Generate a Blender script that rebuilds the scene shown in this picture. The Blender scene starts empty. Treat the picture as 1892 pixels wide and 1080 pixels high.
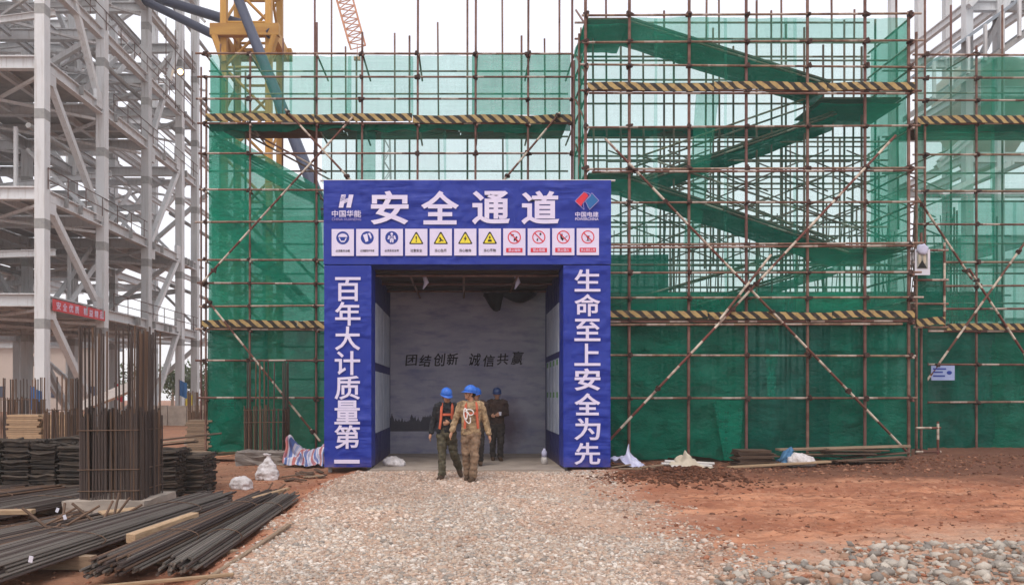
import bpy, bmesh, math, random
import numpy as np
from mathutils import Vector, Matrix, noise as mnoise
R = math.radians
random.seed(11)
rng = np.random.default_rng(7)
SC = bpy.context.scene
COL = SC.collection

# ------------------------------------------------------------------ camera, sky, sun, exposure
F, CX, CY, EYE = 1400.0, 857.0, 730.0, 1.6          # focal length in photo pixels, vanishing point, eye height
cam = bpy.data.cameras.new('camera'); camo = bpy.data.objects.new('camera', cam); COL.objects.link(camo)
camo.location = (0, 0, EYE); camo.rotation_euler = (R(90), 0, 0)
cam.sensor_width = 36; cam.lens = F / 1892 * 36
cam.shift_x = (946 - CX) / 1892; cam.shift_y = (CY - 540) / 1892
cam.clip_end = 3000; cam.clip_start = 0.1
SC.camera = camo

SUN_EL, SUN_AZ = 58, 200
w = bpy.data.worlds.new('World'); SC.world = w; w.use_nodes = True
nt = w.node_tree; nt.nodes.clear()
wo = nt.nodes.new('ShaderNodeOutputWorld'); add = nt.nodes.new('ShaderNodeAddShader')
b1 = nt.nodes.new('ShaderNodeBackground'); b2 = nt.nodes.new('ShaderNodeBackground')
sky = nt.nodes.new('ShaderNodeTexSky'); sky.sky_type = 'NISHITA'; sky.sun_disc = False
sky.sun_elevation = R(SUN_EL); sky.sun_rotation = R(SUN_AZ); sky.dust_density = 5; sky.air_density = 1
nt.links.new(sky.outputs[0], b1.inputs[0]); b1.inputs[1].default_value = 0.05
tc = nt.nodes.new('ShaderNodeTexCoord'); nz = nt.nodes.new('ShaderNodeTexNoise'); nz.inputs['Scale'].default_value = 2.2
nz.inputs['Detail'].default_value = 4
cr = nt.nodes.new('ShaderNodeValToRGB')
cr.color_ramp.elements[0].position = 0.3; cr.color_ramp.elements[0].color = (0.82, 0.83, 0.86, 1)
cr.color_ramp.elements[1].position = 0.7; cr.color_ramp.elements[1].color = (0.97, 0.96, 0.98, 1)
nt.links.new(tc.outputs['Generated'], nz.inputs['Vector']); nt.links.new(nz.outputs['Fac'], cr.inputs[0])
nt.links.new(cr.outputs[0], b2.inputs[0]); b2.inputs[1].default_value = 1.12      # the overcast cloud sheet
nt.links.new(b1.outputs[0], add.inputs[0]); nt.links.new(b2.outputs[0], add.inputs[1]); nt.links.new(add.outputs[0], wo.inputs[0])
sl = bpy.data.lights.new('sun', 'SUN'); sl.energy = 1.1; sl.angle = R(22); sl.color = (1, 0.96, 0.9)
so = bpy.data.objects.new('sun', sl); COL.objects.link(so)
a = R(SUN_AZ); e = R(SUN_EL)
so.rotation_euler = Vector((-math.sin(a) * math.cos(e), -math.cos(a) * math.cos(e), -math.sin(e))).to_track_quat('-Z', 'Y').to_euler()
SC.view_settings.view_transform = 'Standard'; SC.view_settings.look = 'None'
SC.view_settings.exposure = 0.0; SC.view_settings.gamma = 1
SC.render.engine = 'CYCLES'
SC.cycles.use_denoising = True
SC.cycles.max_bounces = 6; SC.cycles.transparent_max_bounces = 14; SC.cycles.use_adaptive_sampling = True; SC.cycles.adaptive_threshold = 0.02
SC.cycles.diffuse_bounces = 3; SC.cycles.volume_bounces = 1

# ------------------------------------------------------------------ helpers
def srgb(r, g, b):
    f = lambda c: (c / 255 / 12.92) if c / 255 <= 0.04045 else ((c / 255 + 0.055) / 1.055) ** 2.4
    return (f(r), f(g), f(b), 1)
def at(px, py, Y):
    return Vector(((px - CX) / F * Y, Y, EYE + (CY - py) / F * Y))
def xat(px, Y): return (px - CX) / F * Y
def zat(py, Y): return EYE + (CY - py) / F * Y

class NT:
    """small wrapper to write a node material"""
    def __init__(s, name):
        s.m = bpy.data.materials.new(name); s.m.use_nodes = True; s.t = s.m.node_tree; s.t.nodes.clear()
        s.out = s.n('ShaderNodeOutputMaterial')
    def n(s, typ, **kw):
        x = s.t.nodes.new(typ)
        for k, v in kw.items(): setattr(x, k, v)
        return x
    def l(s, a, b): s.t.links.new(a, b)
    def coord(s, which='Object'): return s.n('ShaderNodeTexCoord').outputs[which]
    def noise(s, vec, scale, detail=4, rough=0.6, out='Fac'):
        x = s.n('ShaderNodeTexNoise'); x.inputs['Scale'].default_value = scale; x.inputs['Detail'].default_value = detail
        x.inputs['Roughness'].default_value = rough
        if vec is not None: s.l(vec, x.inputs['Vector'])
        return x.outputs[out]
    def mapping(s, vec, scale=(1, 1, 1), rot=(0, 0, 0), loc=(0, 0, 0)):
        x = s.n('ShaderNodeMapping'); x.inputs['Scale'].default_value = scale; x.inputs['Rotation'].default_value = rot
        x.inputs['Location'].default_value = loc; s.l(vec, x.inputs['Vector']); return x.outputs[0]
    def ramp(s, fac, stops, interp='LINEAR'):
        x = s.n('ShaderNodeValToRGB'); x.color_ramp.interpolation = interp
        el = x.color_ramp.elements
        while len(el) < len(stops): el.new(0.5)
        for q, (p, c) in zip(el, stops): q.position = p; q.color = c if len(c) == 4 else (*c, 1)
        s.l(fac, x.inputs[0]); return x.outputs[0]
    def mix(s, fac, a, b, mode='MIX'):
        x = s.n('ShaderNodeMix', data_type='RGBA', blend_type=mode)
        for sock, v in ((x.inputs['Factor'], fac), (x.inputs['A'], a), (x.inputs['B'], b)):
            if hasattr(v, 'type'): s.l(v, sock)
            else: sock.default_value = v
        return x.outputs['Result']
    def math(s, op, a, b=0.0, c=0.0):
        x = s.n('ShaderNodeMath', operation=op)
        for sock, v in zip(x.inputs, (a, b, c)):
            if hasattr(v, 'type'): s.l(v, sock)
            else: sock.default_value = v
        return x.outputs[0]
    def bump(s, h, strength=0.3, dist=0.01):
        x = s.n('ShaderNodeBump'); x.inputs['Strength'].default_value = strength; x.inputs['Distance'].default_value = dist
        s.l(h, x.inputs['Height']); return x.outputs[0]
    def bsdf(s, col, rough=0.7, metal=0.0, normal=None, spec=None, emit=None, estr=0):
        x = s.n('ShaderNodeBsdfPrincipled')
        for sock, v in ((x.inputs['Base Color'], col), (x.inputs['Roughness'], rough), (x.inputs['Metallic'], metal)):
            if hasattr(v, 'type'): s.l(v, sock)
            else: sock.default_value = v
        if spec is not None: x.inputs['Specular IOR Level'].default_value = spec
        if normal is not None: s.l(normal, x.inputs['Normal'])
        if emit: x.inputs['Emission Color'].default_value = emit; x.inputs['Emission Strength'].default_value = estr
        return x.outputs[0]
    def done(s, sh): s.l(sh, s.out.inputs['Surface']); return s.m

def simple(name, c0, c1, scale=6, rough=0.7, metal=0.0, bump=0.2, bscale=None, dist=0.01, rnd=0.0, spec=0.3):
    m = NT(name); co = m.coord()
    col = m.mix(m.ramp(m.noise(co, scale), [(0.32, (0, 0, 0)), (0.68, (1, 1, 1))]), c0, c1)
    if rnd:
        oi = m.n('ShaderNodeObjectInfo').outputs['Random']
        k = m.math('MULTIPLY_ADD', oi, 2 * rnd, 1 - rnd)
        hs = m.n('ShaderNodeHueSaturation'); m.l(col, hs.inputs['Color']); m.l(k, hs.inputs['Value']); col = hs.outputs[0]
    nb = m.bump(m.noise(co, bscale or scale * 4), bump, dist) if bump else None
    return m.done(m.bsdf(col, rough, metal, nb, spec))

def streaky(name, c0, c1):
    m = NT(name); co = m.coord('Object'); geo = m.n('ShaderNodeNewGeometry').outputs['Position']; oi = m.n('ShaderNodeObjectInfo').outputs['Random']
    c = m.mix(m.noise(geo, 0.7, 4), c0, c1)
    st = m.ramp(m.noise(m.mapping(geo, (5, 5, 0.35)), 1.6, 5, .65), [(0.52, (0, 0, 0)), (0.72, (0.5, 0.5, 0.5))]); c = m.mix(st, c, srgb(132, 122, 112))       # rain and rust streaks
    hs = m.n('ShaderNodeHueSaturation'); m.l(c, hs.inputs['Color']); m.l(m.math('MULTIPLY_ADD', oi, 0.28, 0.96), hs.inputs['Value'])
    return m.done(m.bsdf(hs.outputs[0], 0.55, 0, None, 0.3))
M = {}
def pipe_material(name, stops, bands=None):
    m = NT(name); co = m.coord(); oi = m.n('ShaderNodeObjectInfo').outputs['Random']
    base = m.ramp(oi, stops)
    at_ = m.n('ShaderNodeAttribute', attribute_type='OBJECT', attribute_name='len')
    sep = m.n('ShaderNodeSeparateXYZ'); m.l(co, sep.inputs[0])
    zz = m.math('MULTIPLY', sep.outputs[2], at_.outputs['Fac'])
    cmb = m.n('ShaderNodeCombineXYZ'); m.l(zz, cmb.inputs[2]); m.l(oi, cmb.inputs[0])
    no = m.noise(cmb.outputs[0], 2.2, 5, 0.7)
    col = m.mix(m.ramp(no, [(0.4, (0, 0, 0)), (0.62, (1, 1, 1))]), base, srgb(92, 60, 50))
    if bands:
        fr = m.math('FRACT', m.math('MULTIPLY_ADD', zz, 1 / bands[0], oi))
        msk = m.math('GREATER_THAN', fr, bands[1])
        msk = m.math('MULTIPLY', msk, m.ramp(m.noise(cmb.outputs[0], 5, 4), [(0.34, (0.25, 0.25, 0.25)), (0.55, (1, 1, 1))]))
        col = m.mix(msk, col, bands[2])
    M[name] = m.done(m.bsdf(col, 0.6, 0.15, m.bump(m.noise(cmb.outputs[0], 30), 0.2, 0.003), 0.35))
pipe_material('post', [(0, srgb(128, 92, 84)), (0.5, srgb(136, 106, 92)), (1, srgb(112, 74, 76))])
pipe_material('ledger', [(0, srgb(146, 118, 100)), (0.5, srgb(120, 82, 76)), (1, srgb(158, 136, 112))], (1.6, 0.72, srgb(176, 160, 150)))
pipe_material('brace', [(0, srgb(120, 62, 58)), (1, srgb(112, 78, 66))], (0.8, 0.52, srgb(205, 192, 176)))
pipe_material('far_pipe', [(0, srgb(96, 84, 80)), (1, srgb(116, 100, 96))])
M['coupler'] = simple('coupler', srgb(60, 42, 38), srgb(84, 60, 54), 20, 0.7, 0.2, rnd=0.2)

def toe_material():
    m = NT('toe_board'); co = m.coord(); sep = m.n('ShaderNodeSeparateXYZ'); m.l(co, sep.inputs[0])
    wob = m.math('MULTIPLY', m.noise(co, 3, 2), 0.12)
    ph = m.math('MULTIPLY', m.n('ShaderNodeObjectInfo').outputs['Random'], 3.0)
    s = m.math('ADD', m.math('ADD', m.math('ADD', sep.outputs[0], ph), m.math('MULTIPLY', sep.outputs[2], 1.15)), wob)
    fr = m.math('FRACT', m.math('MULTIPLY', s, 1 / 0.28))
    k = m.ramp(fr, [(0.0, (0, 0, 0)), (0.04, (1, 1, 1)), (0.5, (1, 1, 1)), (0.54, (0, 0, 0))])
    yel = m.mix(m.noise(co, 5, 5), srgb(146, 118, 66), srgb(192, 166, 112))
    col = m.mix(k, srgb(28, 25, 23), yel)
    col = m.mix(m.ramp(m.noise(co, 9, 5), [(0.5, (0, 0, 0)), (0.75, (0.7, 0.7, 0.7))]), col, srgb(92, 76, 62))
    return m.done(m.bsdf(col, 0.7, 0, m.bump(m.noise(co, 14), 0.3, 0.01)))
M['toe'] = toe_material()

def net_material(name, op, col=(22, 128, 96), tint=(0.74, 0.94, 0.87)):
    """woven safety net: threads with holes; opacity = share of the area covered by thread"""
    m = NT(name); co = m.coord('Object')
    w1 = m.noise(m.mapping(co, (0.7, 0.7, 26)), 1.0, 3, 0.7)      # horizontal weave bands
    w2 = m.noise(m.mapping(co, (14, 14, 0.5)), 1.0, 3, 0.6)
    n0 = m.noise(co, 0.9, 4, 0.6)
    k = m.math('ADD', m.math('MULTIPLY', m.math('SUBTRACT', w1, 0.5), 0.3), m.math('MULTIPLY', m.math('SUBTRACT', w2, 0.5), 0.22))
    k = m.math('ADD', k, m.math('MULTIPLY', m.math('SUBTRACT', n0, 0.5), 0.45))
    spread = min(op, 1 - op) * 1.3 + 0.05
    oi = m.n('ShaderNodeObjectInfo').outputs['Random']
    k = m.math('ADD', k, m.math('MULTIPLY', m.math('SUBTRACT', oi, 0.5), 0.4))
    fac = m.math('MULTIPLY_ADD', k, spread, op)
    fac = m.math('MINIMUM', m.math('MAXIMUM', fac, 0.03), 0.985)
    c = m.mix(m.noise(co, 1.7, 5), srgb(*[v * 0.82 for v in col]), srgb(*[min(255, v * 1.14) for v in col]))
    fade = m.ramp(m.noise(m.mapping(co, (0.5, 0.5, 0.22)), 1.1, 6, 0.65), [(0.5, (0, 0, 0)), (0.75, (0.55, 0.55, 0.55))])
    c = m.mix(fade, c, srgb(*[min(255, v * .75 + 62) for v in col]))            # dust and sun-bleached patches
    hs = m.n('ShaderNodeHueSaturation'); m.l(c, hs.inputs['Color']); m.l(m.math('MULTIPLY_ADD', oi, 0.36, 0.82), hs.inputs['Value']); m.l(m.math('MULTIPLY_ADD', oi, -0.02, 0.51), hs.inputs['Hue']); c = hs.outputs[0]
    d = m.n('ShaderNodeBsdfDiffuse'); m.l(c, d.inputs[0])
    t = m.n('ShaderNodeBsdfTranslucent'); m.l(c, t.inputs[0])
    bp = m.bump(m.noise(m.mapping(co, (1.2, 1.2, 2.4), (0, 0.5, 0)), 1.6, 6, 0.65), 0.9, 0.2); m.l(bp, d.inputs['Normal']); m.l(bp, t.inputs['Normal'])
    mx = m.n('ShaderNodeMixShader'); mx.inputs[0].default_value = 0.42; m.l(d.outputs[0], mx.inputs[1]); m.l(t.outputs[0], mx.inputs[2])
    tr = m.n('ShaderNodeBsdfTransparent'); tr.inputs[0].default_value = (*tint, 1)
    m2 = m.n('ShaderNodeMixShader'); m.l(fac, m2.inputs[0]); m.l(tr.outputs[0], m2.inputs[1]); m.l(mx.outputs[0], m2.inputs[2])
    M[name] = m.done(m2.outputs[0])
net_material('net_dense', 0.87, (20, 114, 95)); net_material('net_mid', 0.55, (32, 152, 128)); net_material('net_light', 0.34, (50, 168, 142), (0.79, 0.95, 0.91))
net_material('net_pale', 0.24, (66, 170, 148), (0.84, 0.96, 0.93)); net_material('net_solid', 0.94, (26, 122, 102))

M['steel'] = streaky('steel_paint', srgb(178, 179, 181), srgb(200, 200, 201), )
M['steel_dark'] = simple('grating', srgb(140, 140, 140), srgb(160, 159, 157), 3, 0.8, rnd=0.12)
M['tie_blue'] = simple('crane_tie_paint', srgb(52, 58, 78), srgb(66, 72, 92), 2, 0.5)
M['crane_yellow'] = simple('crane_yellow_paint', srgb(196, 150, 74), srgb(170, 122, 62), 1.5, 0.6, rnd=0.1)
M['crane_far'] = simple('crane_orange_paint', srgb(205, 140, 100), srgb(180, 120, 90), 1.0, 0.6)
M['crane_grey'] = simple('crane_grey_paint', srgb(150, 150, 152), srgb(135, 135, 138), 1.0, 0.6)
M['rebar'] = simple('rebar_steel', srgb(66, 58, 56), srgb(92, 78, 72), 9, 0.6, 0.35, 0.4, 60, 0.004, rnd=0.25)
M['rebar_red'] = simple('rebar_rusty', srgb(122, 96, 78), srgb(88, 70, 60), 9, 0.7, 0.2, 0.4, 60, 0.004, rnd=0.25)
M['rebar_grey'] = simple('rebar_new', srgb(136, 128, 120), srgb(92, 84, 78), 9, 0.5, 0.45, 0.4, 60, 0.004, rnd=0.25)
M['black_steel'] = simple('black_steel', srgb(48, 44, 42), srgb(82, 70, 60), 6, 0.7, 0.2, 0.4, rnd=0.3)
M['concrete'] = simple('concrete', srgb(150, 138, 128), srgb(176, 162, 150), 3, 0.9, 0, 0.4, 14, 0.02)
M['concrete_dark'] = simple('concrete_damp', srgb(104, 96, 92), srgb(140, 130, 122), 3, 0.9, 0, 0.4, 14, 0.02)
M['floor_concrete'] = simple('floor_concrete', srgb(142, 130, 120), srgb(172, 158, 146), 1.6, 0.9, 0, 0.3, 18, 0.01)
def wood(name, c0, c1, rnd=0.2):
    m = NT(name); co = m.coord()
    g = m.noise(m.mapping(co, (2, 16, 16)), 3, 5, 0.65)
    col = m.mix(m.ramp(g, [(0.3, (0, 0, 0)), (0.7, (1, 1, 1))]), c0, c1)
    oi = m.n('ShaderNodeObjectInfo').outputs['Random']; hs = m.n('ShaderNodeHueSaturation'); m.l(col, hs.inputs['Color'])
    m.l(m.math('MULTIPLY_ADD', oi, 2 * rnd, 1 - rnd), hs.inputs['Value'])
    M[name] = m.done(m.bsdf(hs.outputs[0], 0.8, 0, m.bump(g, 0.35, 0.006)))
wood('lumber', srgb(146, 118, 90), srgb(180, 152, 122)); wood('old_wood', srgb(112, 92, 74), srgb(150, 128, 106), 0.25)
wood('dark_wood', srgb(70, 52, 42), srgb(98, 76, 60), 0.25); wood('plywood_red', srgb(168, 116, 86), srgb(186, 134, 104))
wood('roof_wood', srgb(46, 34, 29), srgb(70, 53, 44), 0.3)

def banner_material(name, c0, c1, rough=0.55):
    m = NT(name); co = m.coord()
    fold = m.noise(m.mapping(co, (0.5, 1.1, 3.4), (0, R(36), 0)), 1.5, 2, 0.45)
    fine = m.noise(m.mapping(co, (0.7, 1, 3.4), (0, R(-42), 0)), 2.4, 3, 0.5)
    patch = m.ramp(m.noise(co, 0.75, 3), [(0.45, (0.06, 0.06, 0.06)), (0.66, (1, 1, 1))])
    h = m.math('MULTIPLY', m.math('ADD', fold, m.math('MULTIPLY', fine, 0.3)), patch)
    sz = m.n('ShaderNodeSeparateXYZ'); m.l(co, sz.inputs[0])
    mud = m.math('MULTIPLY', m.ramp(sz.outputs[2], [(0.02, (0.55, 0.55, 0.55)), (0.30, (0, 0, 0))]), m.ramp(m.noise(co, 7, 5), [(0.35, (0.1, 0.1, 0.1)), (0.65, (1, 1, 1))]))   # mud splashed up from the ground
    M[name] = m.done(m.bsdf(m.mix(mud, m.mix(m.noise(co, 0.8), c0, c1), srgb(120, 92, 80)), rough, 0, m.bump(h, 0.6, 0.16), 0.4))
banner_material('banner_blue', srgb(14, 40, 140), srgb(22, 48, 152))
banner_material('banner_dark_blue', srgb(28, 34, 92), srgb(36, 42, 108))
M['print_white'] = simple('print_white', srgb(212, 204, 232), srgb(222, 214, 238), 2, 0.6, bump=0)
M['print_navy'] = simple('print_navy', srgb(34, 56, 140), srgb(38, 62, 150), 2, 0.6, bump=0)
M['print_yellow'] = simple('print_yellow', srgb(226, 208, 60), srgb(236, 218, 76), 2, 0.6, bump=0)
M['print_black'] = simple('print_black', srgb(26, 24, 28), srgb(32, 30, 34), 2, 0.6, bump=0)
M['print_red'] = simple('print_red', srgb(206, 48, 66), srgb(214, 58, 74), 2, 0.6, bump=0)
M['print_teal'] = simple('print_teal', srgb(36, 96, 158), srgb(44, 108, 166), 2, 0.6, bump=0)
M['print_lilac'] = simple('print_lilac', srgb(150, 140, 196), srgb(160, 150, 204), 2, 0.6, bump=0)
M['print_green'] = simple('print_green', srgb(86, 138, 76), srgb(98, 150, 84), 2, 0.6, bump=0)
M['board_white'] = simple('board_white', srgb(190, 196, 208), srgb(160, 170, 190), 2.5, 0.6, bump=0)
M['ink'] = simple('ink', srgb(22, 20, 24), srgb(36, 32, 38), 8, 0.7, bump=0)

def backdrop_material():
    m = NT('backdrop_print'); co = m.coord(); sep = m.n('ShaderNodeSeparateXYZ'); m.l(co, sep.inputs[0])
    wash = m.noise(m.mapping(co, (0.5, 1, 1.6)), 1.3, 5, 0.6)
    col = m.mix(m.ramp(wash, [(0.35, (0, 0, 0)), (0.7, (1, 1, 1))]), srgb(138, 139, 160), srgb(172, 169, 182))
    col = m.mix(m.ramp(m.noise(m.mapping(co, (1, 1, 3.5)), 1.6, 5), [(0.5, (0, 0, 0)), (0.7, (0.6, 0.6, 0.6))]), col, srgb(98, 102, 140))
    # printed skyline strip low on the picture, fading out to one side
    z = sep.outputs[2]; x = sep.outputs[0]
    jag = m.math('MULTIPLY', m.noise(m.mapping(co, (4, 1, 0.2)), 2.4, 3, 0.7), 0.7)
    top = m.math('LESS_THAN', z, m.math('ADD', jag, 0.62))
    bot = m.math('GREATER_THAN', z, 0.62)
    side = m.ramp(m.math('MULTIPLY', x, 0.2), [(0.36, (1, 1, 1)), (0.56, (0, 0, 0))])
    col = m.mix(m.math('MULTIPLY', m.math('MULTIPLY', top, bot), m.math('MULTIPLY', side, 0.85)), col, srgb(30, 28, 40))
    # plum coloured wash low at the other side
    d = m.n('ShaderNodeVectorMath', operation='DISTANCE'); m.l(m.mapping(co, (1.1, 0, 0.7)), d.inputs[0]); d.inputs[1].default_value = (3.85, 0, 0.5)
    pl = m.ramp(m.math('ADD', d.outputs['Value'], m.math('MULTIPLY', m.noise(co, 3, 5), 0.6)), [(0.45, (0.8, 0.8, 0.8)), (0.95, (0, 0, 0))])
    col = m.mix(pl, col, srgb(74, 52, 66))
    return m.done(m.bsdf(col, 0.7, 0, m.bump(m.noise(m.mapping(co, (3, 1, 0.6)), 2, 3), 0.25, 0.04)))
M['backdrop'] = backdrop_material()

def stripes_material():
    m = NT('woven_stripes'); uv = m.n('ShaderNodeTexCoord').outputs['UV']
    sep = m.n('ShaderNodeSeparateXYZ'); m.l(uv, sep.inputs[0])
    fr = m.math('FRACT', m.math('MULTIPLY', sep.outputs[0], 4.5))
    col = m.ramp(fr, [(0, srgb(172, 96, 92)), (0.24, srgb(196, 190, 200)), (0.36, srgb(84, 104, 158)), (0.62, srgb(196, 190, 200)), (0.72, srgb(150, 160, 190)), (0.84, srgb(196, 190, 200))], 'CONSTANT')
    fr2 = m.math('FRACT', m.math('MULTIPLY', sep.outputs[1], 3.2))
    col = m.mix(m.math('MULTIPLY', m.math('GREATER_THAN', fr2, 0.6), 0.35), col, srgb(110, 92, 120))
    return m.done(m.bsdf(col, 0.6, 0, m.bump(m.noise(uv, 8, 4), 0.4, 0.03)))
M['stripes'] = stripes_material()
M['sack'] = simple('woven_sack', srgb(176, 168, 166), srgb(214, 208, 210), 7, 0.75, 0, 0.6, 16, 0.02)
M['cloth_tan'] = simple('dusty_cloth', srgb(178, 166, 148), srgb(200, 188, 170), 4, 0.85, 0, 0.5, 10, 0.02)
M['sheet'] = simple('plastic_sheet', srgb(204, 204, 226), srgb(186, 186, 214), 4, 0.4, 0, 0.5, 9, 0.02)
M['cloth_blue'] = simple('blue_cloth', srgb(64, 104, 140), srgb(84, 126, 160), 5, 0.8)
M['pvc'] = simple('pvc_pipe', srgb(206, 200, 196), srgb(188, 182, 178), 6, 0.4)
M['paper'] = simple('paper', srgb(214, 212, 222), srgb(202, 200, 212), 6, 0.8, bump=0)
M['rock'] = simple('rock', srgb(142, 128, 114), srgb(190, 181, 170), 9, 0.9, 0, 0.8, 14, 0.03, rnd=0.22)
M['lamp_warm'] = NT('lamp_warm').m
_l = NT('lit_lamp'); M['lamp_warm'] = _l.done(_l.bsdf(srgb(255, 200, 120), 0.4, emit=(1, 0.62, 0.25, 1), estr=9))
M['black_plastic'] = simple('black_plastic', srgb(24, 22, 24), srgb(34, 32, 34), 4, 0.7)
M['far_wall'] = simple('far_wall', srgb(196, 182, 172), srgb(184, 172, 164), 0.3, 0.9, bump=0)
M['roof_sheet'] = simple('roof_sheet', srgb(130, 140, 150), srgb(142, 150, 158), 0.4, 0.7, bump=0)

W = {}                                              # world matrices of everything placed
def put(o, Mw, parent=None):
    COL.objects.link(o)
    if parent is not None:
        o.parent = parent; o.matrix_basis = W[parent].inverted() @ Mw
    else: o.matrix_basis = Mw
    W[o] = Mw.copy(); return o
def tag(o, label=None, cat=None, group=None, kind=None):
    for k, v in (('label', label), ('category', cat), ('group', group), ('kind', kind)):
        if v: o[k] = v
    return o
def empty(name, loc, label, cat, group=None, rz=0):
    o = bpy.data.objects.new(name, None); o.empty_display_size = 0.1
    put(o, Matrix.Translation(Vector(loc)) @ Matrix.Rotation(rz, 4, 'Z')); return tag(o, label, cat, group)

class MB:
    def __init__(s): s.v = []; s.f = []; s.uv = None
    def add(s, vs, fs):
        k = len(s.v); s.v += [tuple(v) for v in vs]; s.f += [tuple(i + k for i in f) for f in fs]; return s
    def box(s, lo, hi, Mx=None):
        (x0, y0, z0), (x1, y1, z1) = lo, hi
        vs = [Vector(p) for p in ((x0, y0, z0), (x1, y0, z0), (x1, y1, z0), (x0, y1, z0), (x0, y0, z1), (x1, y0, z1), (x1, y1, z1), (x0, y1, z1))]
        if Mx: vs = [Mx @ v for v in vs]
        return s.add(vs, [(0, 3, 2, 1), (4, 5, 6, 7), (0, 1, 5, 4), (1, 2, 6, 5), (2, 3, 7, 6), (3, 0, 4, 7)])
    def loft(s, rings, cap=True):
        n = len(rings[0]); k = len(s.v)
        for r in rings: s.v += [tuple(p) for p in r]
        for i in range(len(rings) - 1):
            for j in range(n):
                a = k + i * n + j; b = k + i * n + (j + 1) % n
                s.f.append((a, b, b + n, a + n))
        if cap:
            s.f.append(tuple(k + j for j in range(n))[::-1]); s.f.append(tuple(k + (len(rings) - 1) * n + j for j in range(n)))
        return s
    def tube(s, pts, r, n=8, capr=True):
        pts = [Vector(p) for p in pts]; rs = r if isinstance(r, (list, tuple)) else [r] * len(pts)
        rings = []; prev = None
        for i, p in enumerate(pts):
            d = (pts[min(i + 1, len(pts) - 1)] - pts[max(i - 1, 0)]).normalized()
            u = d.orthogonal().normalized() if prev is None else (prev - d * prev.dot(d)).normalized()
            prev = u; v = d.cross(u)
            rings.append([p + (u * math.cos(t) + v * math.sin(t)) * rs[i] for t in [2 * math.pi * j / n for j in range(n)]])
        return s.loft(rings)
    def ell(s, c, rx, ry, rz, nu=14, nv=9, rot=None):
        c = Vector(c); rings = []
        for i in range(nv + 1):
            t = math.pi * (0.02 + 0.96 * i / nv)
            ring = []
            for j in range(nu):
                p = 2 * math.pi * j / nu
                q = Vector((rx * math.sin(t) * math.cos(p), ry * math.sin(t) * math.sin(p), -rz * math.cos(t)))
                ring.append(c + (rot @ q if rot else q))
            rings.append(ring)
        return s.loft(rings)
    def mesh(s, name, mat=None, smooth=False):
        me = bpy.data.meshes.new(name); me.from_pydata(s.v, [], s.f); me.validate(); me.update()
        if mat: me.materials.append(M[mat] if isinstance(mat, str) else mat)
        if smooth: me.polygons.foreach_set('use_smooth', [True] * len(me.polygons))
        return me
    def build(s, name, mat, parent=None, smooth=False, Mw=None):
        """vertices are in world space unless Mw is given"""
        o = bpy.data.objects.new(name, None if False else s.mesh(name, mat, smooth))
        if Mw is None:                       # recentre on the base so that origins sit on the thing
            Mw = Matrix.Identity(4)
        return put(o, Mw, parent)

_unit = {}
def unit(kind, mat):
    k = (kind, mat)
    if k in _unit: return _unit[k]
    mb = MB()
    if kind == 'pipe':
        n = 8
        mb.loft([[(math.cos(t), math.sin(t), z) for t in [2 * math.pi * j / n for j in range(n)]] for z in (0, 1)])
        me = mb.mesh('pipe', mat, False)
        me.polygons.foreach_set('use_smooth', [len(p.vertices) == 4 for p in me.polygons])
    elif kind == 'bar':
        n = 6
        mb.loft([[(math.cos(t), math.sin(t), z) for t in [2 * math.pi * j / n for j in range(n)]] for z in (0, 1)])
        me = mb.mesh('bar', mat, False)
    elif kind == 'box':
        me = mb.box((-.5, -.5, 0), (.5, .5, 1)).mesh('box', mat)
    elif kind == 'ibeam':
        pr = [(-.5, -.5), (.5, -.5), (.5, -.4), (.06, -.4), (.06, .4), (.5, .4), (.5, .5), (-.5, .5), (-.5, .4), (-.06, .4), (-.06, -.4), (-.5, -.4)]
        n = len(pr); mb.v = [(x, y, z) for z in (0, 1) for x, y in pr]
        mb.f = [(i, (i + 1) % n, (i + 1) % n + n, i + n) for i in range(n)]
        for b in (0, n):
            for q in ((0, 1, 2, 11), (3, 4, 9, 10), (5, 6, 7, 8)): mb.f.append(tuple(b + i for i in q))
        me = mb.mesh('ibeam', mat)
    elif kind == 'coupler':
        mb.box((-.045, -.05, -.03), (.045, .05, .03)); mb.box((-.065, -.02, -.055), (-.01, .03, .055)); mb.box((.01, -.06, -.02), (.07, .0, .02))
        me = mb.mesh('coupler', mat)
    _unit[k] = me; return me
def frame_z(p0, p1, up=Vector((0, 0, 1))):
    d = (p1 - p0); L = d.length; z = d / L
    x = up.cross(z)
    if x.length < 1e-3: x = Vector((1, 0, 0))
    x.normalize(); y = z.cross(x)
    m = Matrix((x, y, z)).transposed().to_4x4(); m.translation = p0
    return m, L
def pipe(name, p0, p1, r, mat, parent, kind='pipe'):
    p0 = Vector(p0); p1 = Vector(p1); m, L = frame_z(p0, p1)
    o = bpy.data.objects.new(name, unit(kind, mat)); o['len'] = L
    return put(o, m @ Matrix.Diagonal((r, r, L, 1)), parent)
def member(name, p0, p1, wd, dp, mat, parent, kind='ibeam', spin=0):
    p0 = Vector(p0); p1 = Vector(p1); m, L = frame_z(p0, p1)
    o = bpy.data.objects.new(name, unit(kind, mat))
    return put(o, m @ Matrix.Rotation(spin, 4, 'Z') @ Matrix.Diagonal((wd, dp, L, 1)), parent)
def coupler(p, parent):
    o = bpy.data.objects.new('coupler', unit('coupler', 'coupler'))
    return put(o, Matrix.Translation(p) @ Matrix.Rotation(random.uniform(-.6, .6), 4, 'Y') @ Matrix.Rotation(random.uniform(0, 6.3), 4, 'Z') @ Matrix.Scale(random.uniform(.9, 1.25), 4), parent)

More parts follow.
